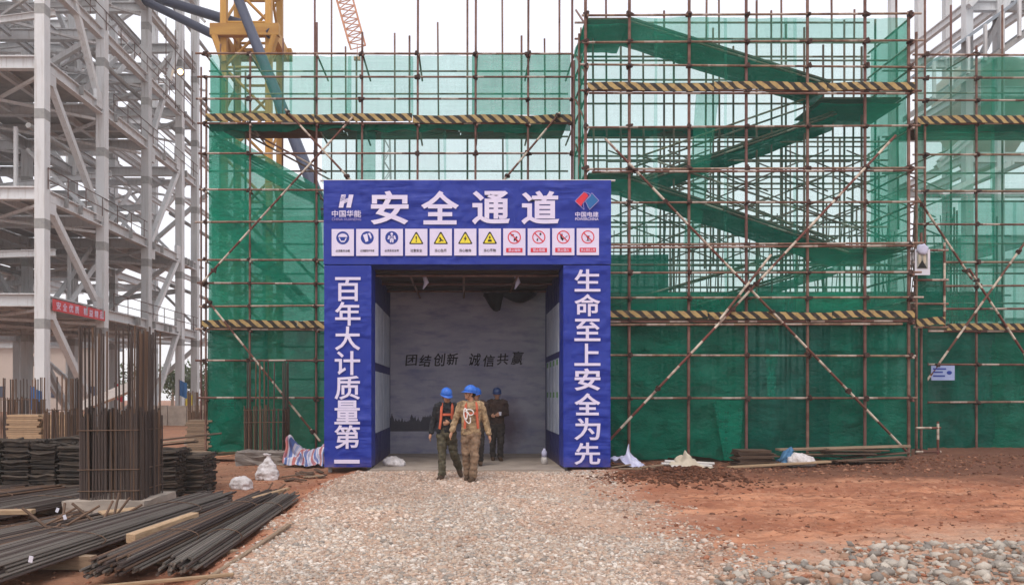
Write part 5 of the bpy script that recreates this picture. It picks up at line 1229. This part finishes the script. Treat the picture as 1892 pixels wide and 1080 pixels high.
A = Vector(xg(1346, 16.5)); B = Vector(xg(1532, 16.7)); plank('long pale plank lying before the brown board stack', A + Vector((0, 0, .03)), B + Vector((0, 0, .10)), .2, .04, 'lumber')
A = Vector(xg(1436, 17.3)); B = Vector(xg(1678, 17.3)); plank('longest grey plank on top of the board pile by the tower', A + Vector((0, 0, .36)), B + Vector((0, 0, .28)), .24, .05, 'old_wood')
for k in range(14):
    xa = q.uniform(1470, 1570); xb = xa + q.uniform(70, 130); y = q.uniform(16.9, 17.5); A = Vector(xg(xa, y)); B = Vector(xg(min(xb, 1680), y + q.uniform(-.1, .1)))
    plank('weathered board in the low pile under the longest grey plank', A + Vector((0, 0, (.02 + .023 * k))), B + Vector((0, 0, .03 + .019 * k + q.uniform(-.02, .03))), q.uniform(.14, .26), .028, q.choice(('old_wood', 'dark_wood', 'old_wood')), group='boards of the low pile')
sack('white filled sack on the board pile under the blue cloth', (xat(1480, 16.9), 16.9, hz(xat(1480, 16.9), 16.9) + .0), .62, .30, False, 9)
drape('blue_cloth', 'faded blue cloth lying over the white sack', 'cloth', xat(1440, 16.95), xat(1470, 16.95), 16.8, 17.2, lambda u, v: .34 * math.exp(-((u - .6) / .6) ** 2 - ((v - .5) / .6) ** 2), 'cloth_blue', 9, 14, .03)
for k in range(11):
    x = r.uniform(-4.2, -3.0); y = r.uniform(15.2, 16.4); A = Vector((x, y, hz(x, y) + .02)); a_ = r.uniform(0, 3.1)
    plank('splintered dark board scrap on the ground between sack and striped sheet', A, A + Vector((.4 * math.cos(a_), .25 * math.sin(a_), r.uniform(0, .06))), .09, .025, r.choice(('old_wood', 'dark_wood')), group='board scraps by the gateway')
for k in range(5):
    x = xat(1150, 16.2) + r.uniform(-.25, .4); y = r.uniform(15.9, 16.4); A = Vector((x, y, hz(x, y) + .02)); a_ = r.uniform(-.5, .5)
    plank('weathered board scrap at the foot of the pillar by the plastic sheet', A, A + Vector((.5 * math.cos(a_), .25 * math.sin(a_), r.uniform(0, .06))), .09, .025, 'old_wood', group='board scraps by the plastic sheet')
# notice board and poster on the scaffold
NB = empty('notice_board', at(1741, 700, 19.9), 'small pale blue notice board tied to the green net', 'sign')
MB().box(at(1720, 702, 19.9) - Vector((0, .02, 0)), at(1763, 675, 19.9)).build('panel', simple('notice_panel', srgb(150, 164, 206), srgb(164, 176, 214), 3, .6, bump=0), NB)
for k, (xa, xb, y) in enumerate(((1724, 1748, 681), (1724, 1742, 687), (1724, 1746, 694))): MB().box(at(xa, y + 1.4, 19.876) - Vector((0, .003, 0)), at(xb, y - 1.4, 19.876)).build('printed_line', 'print_navy', NB)
MB().ell(at(1754, 688, 19.876), .07, .003, .05).build('printed_mark', 'print_navy', NB)
PB = empty('warning_poster', at(1704, 508, 18.45), 'white warning poster under crumpled plastic at the tower corner', 'poster')
MB().box(at(1690, 508, 18.45) - Vector((0, .01, 0)), at(1718, 460, 18.45)).build('sheet', 'paper', PB)
MB().box(at(1694, 496, 18.436) - Vector((0, .004, 0)), at(1714, 468, 18.436)).build('printed_picture', simple('poster_grey', srgb(120, 122, 116), srgb(160, 158, 150), 9, .7, bump=0), PB)
mb = MB(); mb.v = [tuple(at(a_, b_, 18.428)) for a_, b_ in ((1695, 495), (1713, 495), (1704, 480))]; mb.f = [(0, 1, 2)]; mb.build('printed_triangle', 'print_black', PB)
for k in (0, 1): MB().ell(at(1699.5 + 9 * k, 478, 18.43), .035, .006, .12).build('printed_figure', 'cloth_tan', PB)
mb = MB().ell(at(1704, 460, 18.42), .16, .05, .12, 12, 8); me = mb.mesh('wrapping', 'sheet', True); crinkle(me, .05, 9, 3); put(bpy.data.objects.new('wrapping', me), Matrix.Identity(4), PB)
# water jug in the passage
th = empty('plastic_jug', (wx1 - .30, 17.55, .015), 'white plastic jug on the passage floor by the display board', 'jug'); c = Vector((wx1 - .30, 17.55, .015))
MB().loft([[(c.x + k * math.cos(t), c.y + k * math.sin(t), c.z + z) for t in np.linspace(0, 2 * math.pi, 14, endpoint=False)] for k, z in ((.06, 0), (.075, .01), (.075, .13), (.06, .16))]).build('body', 'pvc', th, True)
MB().loft([[(c.x + k * math.cos(t), c.y + k * math.sin(t), c.z + z) for t in np.linspace(0, 2 * math.pi, 14, endpoint=False)] for k, z in ((.062, .165), (.065, .28), (.03, .33), (.03, .36))]).build('cup', 'sheet', th, True)

# ------------------------------------------------------------------ people
def cloth_mat(name, cols, scale=9, rough=.85):
    m = NT(name); co = m.coord(); n1 = m.noise(co, scale, 3, .55); n2 = m.noise(co, scale * 2.3, 4, .6)
    k = len(cols); c = m.ramp(n1, [(0.3 + .4 * i / max(1, k - 1), srgb(*q)) for i, q in enumerate(cols)], 'LINEAR')
    c = m.mix(m.ramp(n2, [(0.45, (0, 0, 0)), (0.62, (.55, .55, .55))]), c, srgb(*[v * .62 for v in cols[0]]))
    M[name] = m.done(m.bsdf(c, rough, 0, m.bump(m.noise(co, 34, 3), .4, .01), .2))
cloth_mat('navy_jacket', [(38, 40, 46), (52, 52, 54)]); cloth_mat('camo_trousers', [(72, 70, 56), (96, 90, 74), (60, 54, 44)], 8)
cloth_mat('tan_camo', [(140, 116, 88), (176, 150, 118), (112, 92, 70)], 8); cloth_mat('brown_trousers', [(120, 98, 80), (150, 124, 102)], 6)
cloth_mat('dark_brown', [(62, 48, 44), (78, 62, 54)], 6); cloth_mat('dark_trousers', [(48, 44, 42), (62, 56, 52)], 6); cloth_mat('boot', [(86, 68, 54), (70, 54, 44)], 9)
cloth_mat('glove', [(64, 62, 54), (84, 80, 68)], 9); cloth_mat('hair', [(24, 20, 18), (34, 28, 24)], 12)
M['skin'] = simple('skin', srgb(168, 122, 98), srgb(184, 138, 112), 8, .6, bump=.1)
M['strap'] = simple('orange_strap', srgb(178, 84, 60), srgb(206, 104, 76), 8, .7, bump=.1)
M['rope'] = simple('white_rope', srgb(228, 224, 222), srgb(216, 210, 206), 20, .7)
M['helmet'] = simple('blue_helmet', srgb(30, 86, 178), srgb(52, 112, 204), 16, .42, bump=.1, spec=.4)
M['helmet_dark'] = simple('dark_blue_helmet', srgb(36, 56, 100), srgb(42, 64, 110), 2, .35, bump=0, spec=.5)
JOBS = {}; PEOPLE = []
def limb(mb, pts, rad, n=12):
    pts = [Vector(p) for p in pts]; d0 = (pts[0] - pts[1]).normalized(); d1 = (pts[-1] - pts[-2]).normalized()
    P = [pts[0] + d0 * rad[0] * .7] + pts + [pts[-1] + d1 * rad[-1] * .7]; Rr = [rad[0] * .55] + list(rad) + [rad[-1] * .55]
    mb.tube(P, Rr, n)
def lerp(a, b, t): return Vector(a).lerp(Vector(b), t)
def person(key, label, loc, yaw, J, mats, head_yaw=0, head_pitch=0, helmet='helmet', straps=False, rope=False, size=1.0):
    V = {k: Vector(v) for k, v in J.items()}
    skin, jac, trs, bts = MB(), MB(), MB(), {}
    hc = V['head']; Rh = Matrix.Rotation(head_yaw, 3, 'Z') @ Matrix.Rotation(head_pitch, 3, 'X')
    H = lambda x, y, z: hc + Rh @ Vector((x, y, z))
    # head: skull, face, jaw, nose, brow, ears
    skin.ell(hc + Rh @ Vector((0, .015, .03)), .076, .094, .095, 16, 12, Rh); skin.ell(H(0, -.02, -.045), .058, .066, .070, 14, 10, Rh)
    skin.ell(H(0, -.055, -.085), .03, .026, .024, 10, 8, Rh); skin.ell(H(0, -.093, -.018), .014, .017, .026, 8, 7, Rh); skin.ell(H(0, -.078, .022), .05, .014, .012, 10, 7, Rh)
    for s in (-1, 1): skin.ell(H(s * .077, .012, -.012), .012, .022, .032, 8, 7, Rh); skin.ell(H(s * .038, -.062, -.03), .02, .016, .018, 8, 7, Rh)
    skin.ell(H(0, -.083, -.057), .022, .010, .008, 8, 6, Rh)
    limb(skin, [V['neck'] - Vector((0, 0, .06)), V['neck'], lerp(V['neck'], hc, .6)], [.062, .054, .052])
    # torso and limbs under the clothes keep the body one skin
    limb(skin, [V['hips'], V['chest'], V['neck'] - Vector((0, 0, .05))], [.10, .11, .06])
    for s in 'LR':
        limb(skin, [V['neck'] - Vector((0, 0, .09)), V['sh' + s], V['el' + s], V['wr' + s]], [.06, .045, .034, .026])
        limb(skin, [V['hips'], V['hip' + s], V['kn' + s], V['an' + s], V['an' + s] + Vector((0, 0, -.04))], [.08, .075, .05, .034, .026])
        # hand: palm, four fingers, thumb, slightly curled
        w_ = V['wr' + s]; d = (w_ - V['el' + s]).normalized(); inn = Vector((1 if s == 'R' else -1, 0, 0)); inn = (inn - d * inn.dot(d)).normalized(); acr = d.cross(inn).normalized()
        if acr.y > 0: acr = -acr                               # towards the front, where the thumb sits
        pc = w_ + d * .05; limb(skin, [w_, pc + acr * .0, w_ + d * .085], [.024, .030, .028], 10)
        limb(skin, [pc + acr * .022, w_ + d * .08 + acr * .022], [.02, .018], 8); limb(skin, [pc - acr * .022, w_ + d * .08 - acr * .022], [.02, .016], 8)
        for q, ln in enumerate((.070, .078, .072, .056)):
            b = w_ + d * .085 + acr * (.033 - q * .022); limb(skin, [b, b + d * ln * .45 + inn * .006, b + d * ln * .85 + inn * .026], [.0095, .009, .0075], 7)
        b = w_ + d * .035 + acr * .03; limb(skin, [b, b + acr * .025 + d * .025 + inn * .012, b + acr * .028 + d * .058 + inn * .018], [.012, .0105, .0085], 7)
    # jacket: torso rings plus sleeves
    up = (V['neck'] - V['hips']).normalized()
    prof = [(-.10, .185, .135), (-.04, .19, .14), (.08, .178, .13), (.22, .18, .13), (.36, .198, .14), (.46, .195, .128), (.53, .14, .10), (.575, .078, .07)]
    shd = (V['shL'] - V['shR']); sx = Vector((shd.x, shd.y, 0)).normalized(); sy_ = Vector((-sx.y, sx.x, 0))
    T = (V['neck'] - V['hips']).length / .575
    rings = []
    for t, rx, ry in prof:
        c = V['hips'] + up * t * T; rings.append([c + sx * rx * math.cos(a_) + sy_ * ry * math.sin(a_) * (1.0 if math.sin(a_) > 0 else .95) for a_ in np.linspace(0, 2 * math.pi, 22, endpoint=False)])
    jac.loft(rings)
    for s in 'LR':
        limb(jac, [lerp(V['sh' + s], V['neck'], .35), V['sh' + s], lerp(V['sh' + s], V['el' + s], .5), V['el' + s], lerp(V['el' + s], V['wr' + s], .6), lerp(V['el' + s], V['wr' + s], .93)], [.075, .082, .070, .062, .056, .052])
        for dx in (0,): pass
    limb(jac, [V['neck'] + Vector((-.05, -.03, .0)), V['neck'] + Vector((0, .055, .02)), V['neck'] + Vector((.05, -.03, .0))], [.024, .028, .024], 8)   # collar
    # trousers
    rings = []
    for t, rx, ry in ((.06, .165, .12), (-.02, .178, .13), (-.1, .178, .13), (-.15, .15, .115)): rings.append([V['hips'] + Vector((0, 0, t)) + sx * rx * math.cos(a_) + sy_ * ry * math.sin(a_) for a_ in np.linspace(0, 2 * math.pi, 20, endpoint=False)])
    trs.loft(rings[::-1])
    for s in 'LR':
        limb(trs, [V['hip' + s] + Vector((0, 0, -.02)), lerp(V['hip' + s], V['kn' + s], .5), V['kn' + s], lerp(V['kn' + s], V['an' + s], .55), lerp(V['kn' + s], V['an' + s], 1.0), V['an' + s] + Vector((0, 0, -.01))], [.108, .098, .080, .076, .076, .072])
        f = V['toe' + s] - V['an' + s]; b = MB(); fl = Vector((f.x, f.y, 0)).normalized()
        limb(b, [lerp(V['kn' + s], V['an' + s], .8), V['an' + s], V['an' + s] + Vector((0, 0, -.03))], [.055, .05, .05], 12)
        heel = V['an' + s] - f.normalized() * .03 + Vector((0, 0, -.045)); limb(b, [heel, heel + f * .6, heel + f * 1.15], [.050, .054, .044], 12)
        bts[s] = b
    JOBS[key + 'skin'] = (skin, .0085); JOBS[key + 'jac'] = (jac, .014); JOBS[key + 'trs'] = (trs, .014)
    for s in 'LR': JOBS[key + 'boot' + s] = (bts[s], .012)
    PEOPLE.append(dict(key=key, label=label, loc=loc, yaw=yaw, mats=mats, H=H, Rh=Rh, V=V, helmet=helmet, straps=straps, rope=rope, sx=sx, sy=sy_, up=up, T=T, size=size))
# walking, leaning a little towards his companion
person('a', 'worker in dark jacket, orange harness and camouflage trousers, looking at his companion', at(825, 884, 14.55), 0, dict(
    hips=(0, 0, .95), chest=(.01, -.02, 1.22), neck=(.02, -.04, 1.475), head=(.0, -.08, 1.60),
    hipR=(-.09, 0, .90), knR=(-.085, -.03, .49), anR=(-.09, -.02, .10), toeR=(-.15, -.17, .07),
    hipL=(.09, 0, .90), knL=(.14, .04, .50), anL=(.24, .30, .20), toeL=(.28, .22, .09),
    shR=(-.17, -.02, 1.395), elR=(-.25, .05, 1.12), wrR=(-.30, -.02, .88), shL=(.20, -.03, 1.395), elL=(.24, -.02, 1.13), wrL=(.06, -.22, 1.10)),
    ('navy_jacket', 'camo_trousers'), .35, .30, straps=True)
person('b', 'worker in tan camouflage jacket with white rope, face turned towards his companion', at(870, 889, 14.2), 0, dict(
    hips=(.0, 0, .96), chest=(.0, -.01, 1.24), neck=(.0, -.02, 1.495), head=(-.02, -.04, 1.63),
    hipR=(-.085, 0, .91), knR=(-.09, .02, .50), anR=(-.06, .10, .11), toeR=(-.09, -.05, .08),
    hipL=(.085, 0, .91), knL=(.07, -.08, .50), anL=(.04, -.10, .10), toeL=(-.02, -.26, .07),
    shR=(-.19, -.02, 1.415), elR=(-.29, .02, 1.14), wrR=(-.36, -.06, .91), shL=(.19, .0, 1.415), elL=(.28, .02, 1.12), wrL=(.34, -.03, .86)),
    ('tan_camo', 'brown_trousers'), -1.3, -.15, straps=True, rope=True)
person('c', 'worker in dark brown clothes and dark helmet walking in the passage shade', at(918, 852, 18.5), 0, dict(
    hips=(0, 0, .95), chest=(0, -.02, 1.23), neck=(0, -.03, 1.49), head=(.0, -.06, 1.62),
    hipR=(-.09, 0, .90), knR=(-.10, .0, .48), anR=(-.09, .05, .10), toeR=(-.10, -.11, .07),
    hipL=(.09, 0, .90), knL=(.09, -.07, .49), anL=(.08, -.05, .10), toeL=(.10, -.21, .07),
    shR=(-.19, -.02, 1.41), elR=(-.25, .04, 1.13), wrR=(-.14, -.20, 1.10), shL=(.19, -.02, 1.41), elL=(.25, .04, 1.13), wrL=(.06, -.22, 1.12)),
    ('dark_brown', 'dark_trousers'), 0, .12, helmet='helmet_dark')
person('d', 'worker in dark clothes mostly hidden behind the one with the white rope', at(880, 862, 17.0), 0, dict(
    hips=(0, 0, .94), chest=(0, -.02, 1.22), neck=(0, -.03, 1.47), head=(.0, -.05, 1.60),
    hipR=(-.09, 0, .89), knR=(-.09, -.06, .48), anR=(-.08, -.04, .10), toeR=(-.09, -.20, .07),
    hipL=(.09, 0, .89), knL=(.10, .02, .48), anL=(.09, .12, .11), toeL=(.10, -.03, .08),
    shR=(-.19, -.02, 1.39), elR=(-.24, .02, 1.11), wrR=(-.27, -.05, .87), shL=(.19, -.02, 1.39), elL=(.24, .02, 1.11), wrL=(.27, -.05, .87)),
    ('dark_brown', 'dark_trousers'), -.3, .1)
FM = fuse(JOBS)
for q in PEOPLE:
    k = q['key']; loc = Vector(q['loc']); loc.z = (hz(loc.x, loc.y) if loc.y < 16.1 else .015) - .0
    th = empty('person', loc, q['label'], 'person'); B0 = Matrix.Translation(loc)
    def part(nm, me, mat): me.materials.clear(); me.materials.append(M[mat]); me.name = nm; return put(bpy.data.objects.new(nm, me), B0, th)
    part('body', FM[k + 'skin'], 'skin')
    me = FM[k + 'jac']; crinkle(me, .017, 8, ord(k[0]), (1, 1, 1.9)); crinkle(me, .008, 20, ord(k[0]) + 3); part('jacket', me, q['mats'][0])
    me = FM[k + 'trs']; crinkle(me, .018, 7, ord(k[0]) + 1, (1, 1, 2.0)); crinkle(me, .008, 18, ord(k[0]) + 5); part('trousers', me, q['mats'][1])
    for s in 'LR': part('boot', FM[k + 'boot' + s], 'boot')
    H, Rh = q['H'], q['Rh']
    # helmet: shell with ridge, brim and peak, tilted back a touch
    mb = MB(); rings = []; hcen = H(0, .01, .035)
    for z, rr_ in ((-.005, 1.0), (.03, .99), (.065, .92), (.095, .76), (.115, .52), (.125, .22), (.127, .03)):
        rings.append([hcen + Rh @ Vector((rr_ * .108 * math.cos(a_), rr_ * .128 * math.sin(a_), z)) for a_ in np.linspace(0, 2 * math.pi, 24, endpoint=False)])
    mb.loft(rings); o = mb.build('helmet', q['helmet'], th, True, B0)
    rim = MB(); ri, ro = [], []
    for a_ in np.linspace(0, 2 * math.pi, 24, endpoint=False):
        ex = .012 + .045 * max(0, -math.sin(a_)) ** 2
        ri.append(hcen + Rh @ Vector((.106 * math.cos(a_), .126 * math.sin(a_), .004))); ro.append(hcen + Rh @ Vector(((.108 + ex * .6) * math.cos(a_), (.128 + ex) * math.sin(a_), -.012 - .01 * max(0, -math.sin(a_)))))
    rim.loft([ri, ro, [p + Rh @ Vector((0, 0, -.006)) for p in ro], [p + Rh @ Vector((0, 0, -.012)) for p in ri]], cap=False); rim.build('brim', q['helmet'], o, True, B0)
    rid = MB().tube([hcen + Rh @ Vector((0, -.118 * math.cos(t), .002 + .126 * math.sin(t))) for t in np.linspace(.25, math.pi - .25, 12)], .011, 6); rid.build('ridge', q['helmet'], o, True, B0)
    hair = MB(); hair.ell(H(0, .045, .0), .080, .070, .065, 14, 10, Rh); hair.build('hair', 'hair', th, True, B0)
    for s in (-1, 1):
        MB().ell(H(s * .03, -.081, .004), .011, .006, .006, 8, 6, Rh).build('eye', 'hair', th, True, B0)
    MB().ell(H(0, -.0905, -.058), .02, .005, .0035, 8, 6, Rh).build('mouth', simple('lips_' + k, srgb(120, 72, 62), srgb(130, 80, 70), 9, .6, bump=0), th, True, B0)
    for s in (-1, 1): MB().tube([H(s * .08, -.005, .03), H(s * .07, -.03, -.06), H(0, -.055, -.112)], .004, 5).build('chin_strap', 'hair', th, False, B0)
    if q['straps']:
        hp, up, sx, sy_, T = q['V']['hips'], q['up'], q['sx'], q['sy'], q['T']
        for s in (-1, 1):
            fr = [(.03, .12, -.145), (.14, .11, -.150), (.26, .10, -.150), (.40, .10, -.150), (.50, .095, -.115), (.545, .085, -.02), (.50, .09, .115), (.36, .07, .15), (.2, .03, .145), (.05, .03, .145)]
            pts = [hp + up * t * T + sx * s * xx + sy_ * yy for t, xx, yy in fr]; st = MB(); rg = []
            for i_, p in enumerate(pts):
                d = (pts[min(i_ + 1, len(pts) - 1)] - pts[max(i_ - 1, 0)]).normalized(); nn = (p - (hp + up * fr[i_][0] * T)); nn = (nn - d * nn.dot(d)).normalized(); sd = d.cross(nn)
                rg.append([p + sd * .024 + nn * .016, p - sd * .024 + nn * .016, p - sd * .024 + nn * .0, p + sd * .024 + nn * .0])
            st.loft(rg); st.build('harness_strap', 'strap', th, False, B0)
        belt = MB(); rg = []
        for dz, ex in ((-.025, 1.0), (-.025, 1.09), (.025, 1.09), (.025, 1.0)): rg.append([hp + up * (.06 * T + dz) + sx * .185 * ex * math.cos(a_) + sy_ * .138 * ex * math.sin(a_) for a_ in np.linspace(0, 2 * math.pi, 24, endpoint=False)])
        belt.loft(rg, cap=False)
        st = MB(); rg = []
        for a_ in np.linspace(-.9, .9, 9):
            c = hp + up * .33 * T + sx * .135 * math.sin(a_) * 1.2 - sy_ * (.158 * math.cos(a_ * .6) + .008); rg.append([c + up * .022, c - up * .022, c - up * .022 + sy_ * .012, c + up * .022 + sy_ * .012])
        st.loft(rg); st.build('chest_strap', 'strap', th, False, B0)
    if q['rope']:
        c = q['V']['hips'] + Vector((-.07, -.205, .30))
        for ox, oz, rx, rz, ti in ((.0, -.06, .05, .12, .35), (.05, .03, .07, .05, -.4), (-.03, .0, .03, .10, .1)):
            pts = [c + Vector((ox + rx * math.cos(t) * math.cos(ti) - rz * math.sin(t) * math.sin(ti), -.006 * math.sin(3 * t), oz + rx * math.cos(t) * math.sin(ti) + rz * math.sin(t) * math.cos(ti))) for t in np.linspace(0, 2 * math.pi * .97, 22)]
            MB().tube(pts, .011, 7).build('rope_loop', 'rope', th, True, B0)

# ------------------------------------------------------------------ far edge of the site
FB = empty('site_shed', (xat(30, 75), 75, 0), 'long beige site shed far behind the steel frame', 'building')
x0, x1 = xat(-120, 75), xat(150, 75)
MB().box((x0, 75, 0), (x1, 83, zat(640, 75))).build('wall', 'far_wall', FB); z = zat(640, 75)
mb = MB(); mb.add([(x0 - .5, 74.5, z), (x1 + .5, 74.5, z), (x1 + .5, 83.5, z), (x0 - .5, 83.5, z), (x0 - .5, 79, z + 1.8), (x1 + .5, 79, z + 1.8)], [(0, 1, 5, 4), (2, 3, 4, 5), (0, 4, 3), (1, 2, 5), (0, 3, 2, 1)]); mb.build('roof', 'roof_sheet', FB)
for k in range(8):
    xx = x0 + 2 + k * 1.9; MB().box((xx, 74.93, 1.4), (xx + 1.1, 74.98, 2.5)).build('window', 'tie_blue', FB)
WL = empty('low_wall', (xat(340, 40), 40, 0), 'low pale concrete wall beyond the timber stacks', 'wall')
for k in range(7): MB().box((xat(240, 40) + k * 1.0, 40, 0), (xat(240, 40) + k * 1.0 + .97, 40.2, 1.05 + .03 * (k % 2))).build('panel', 'concrete', WL)
def bush_mesh(seed, n=900):
    q = np.random.default_rng(seed); P = []; Fc = []
    cs = q.normal(0, 1, (26, 3)) * np.array([1.2, 1.0, .55]) + np.array([0, 0, 2.2])
    for i_ in range(n):
        c = cs[q.integers(0, 26)] + q.normal(0, .38, 3); a_ = q.normal(0, 1, 3); a_ /= np.linalg.norm(a_); b = np.cross(a_, q.normal(0, 1, 3)); b /= np.linalg.norm(b); s = q.uniform(.09, .2)
        k = len(P); P += [tuple(c - a_ * s), tuple(c + b * s * .5), tuple(c + a_ * s), tuple(c - b * s * .5)]; Fc.append((k, k + 1, k + 2, k + 3))
    return P, Fc
LEAF = simple('foliage', srgb(70, 84, 52), srgb(96, 110, 70), 2, .8, bump=0)
for k, (px, Yp, s) in enumerate(((352, 62, 1.15), (372, 66, 1.3), (318, 90, 1.4), (226, 92, 1.5))):
    x = xat(px, Yp); th = empty('tree', (x, Yp, 0), ('rounded hazy tree behind the far brown rebar cage', 'taller hazy tree behind the corner of the green net', 'distant small tree behind the low pale wall', 'distant tree between the steel columns')[k], 'tree')
    P, Fc = bush_mesh(k); mb = MB(); mb.v = [(x + p[0] * s, Yp + p[1] * s, p[2] * s) for p in P]; mb.f = Fc; mb.build('crown', LEAF, th)
    MB().tube([(x, Yp, -.1), (x + .1, Yp, 1.2 * s), (x, Yp, 2.3 * s)], [.16 * s, .11 * s, .04 * s], 8).build('trunk', 'old_wood', th)
for k, (px, py, Yp, c, lab) in enumerate(((331, 716, 44, 'print_teal', 'blue flag on a thin pole beyond the low wall'), (342, 738, 46, 'print_yellow', 'yellow flag on a thin pole beyond the low wall'), (212, 722, 42, 'print_red', 'red flag on a thin pole behind the tall rebar cage'), (56, 735, 30, 'print_teal', 'blue flag on a thin pole behind the stacked timber'))):
    p = at(px, py, Yp); th = empty('flag', (p.x, Yp, 0), lab, 'flag'); pipe('pole', (p.x, Yp, 0), (p.x, Yp, p.z + .5), .025, 'far_pipe', th)
    mb = MB()
    for i_ in range(7):
        for z in (-.45, .45): mb.v.append((p.x + .03 + i_ * .07, Yp + .06 * math.sin(i_ * 1.1), p.z + z - i_ * .03))
    mb.f = [(2 * i_, 2 * i_ + 2, 2 * i_ + 3, 2 * i_ + 1) for i_ in range(6)]; mb.build('cloth', c, th)
SB = empty('sloping_chute', (xat(200, 30), 30, 0), 'pale sloping metal chute seen through the tall rebar cage', 'chute')
a, b = at(150, 752, 30), at(262, 706, 30); member('trough', a, b, .5, .35, 'pvc', SB, 'box'); member('leg', (a.x + .4, 30, 0), (a.x + .4, 30, a.z + .1), .1, .1, 'steel', SB, 'box'); member('leg', (b.x - .4, 30, 0), (b.x - .4, 30, b.z - .25), .1, .1, 'steel', SB, 'box')

# small white cup held by the worker in the passage
c = at(924, 764, 18.24); th = MB().loft([[(c.x + k * math.cos(t), c.y + k * math.sin(t), c.z + z) for t in np.linspace(0, 2 * math.pi, 12, endpoint=False)] for k, z in ((.028, -.04), (.036, .05))]).build('paper_cup', 'paper', None)
tag(th, 'small white cup held by the worker in the passage', 'cup')

# ------------------------------------------------------------------ hazy air over the site
hm = bpy.data.materials.new('hazy_air'); hm.use_nodes = True; ht = hm.node_tree; ht.nodes.clear()
ho = ht.nodes.new('ShaderNodeOutputMaterial'); hv = ht.nodes.new('ShaderNodeVolumePrincipled')
hv.inputs['Color'].default_value = (0.97, 0.97, 1.0, 1); hv.inputs['Density'].default_value = 0.0011; hv.inputs['Anisotropy'].default_value = 0.1
ht.links.new(hv.outputs[0], ho.inputs['Volume'])
o = MB().box((-222, -62, -1.6), (222, 242, 62)).build('haze', hm); tag(o, 'pale hazy air over the building site', 'haze', kind='stuff')
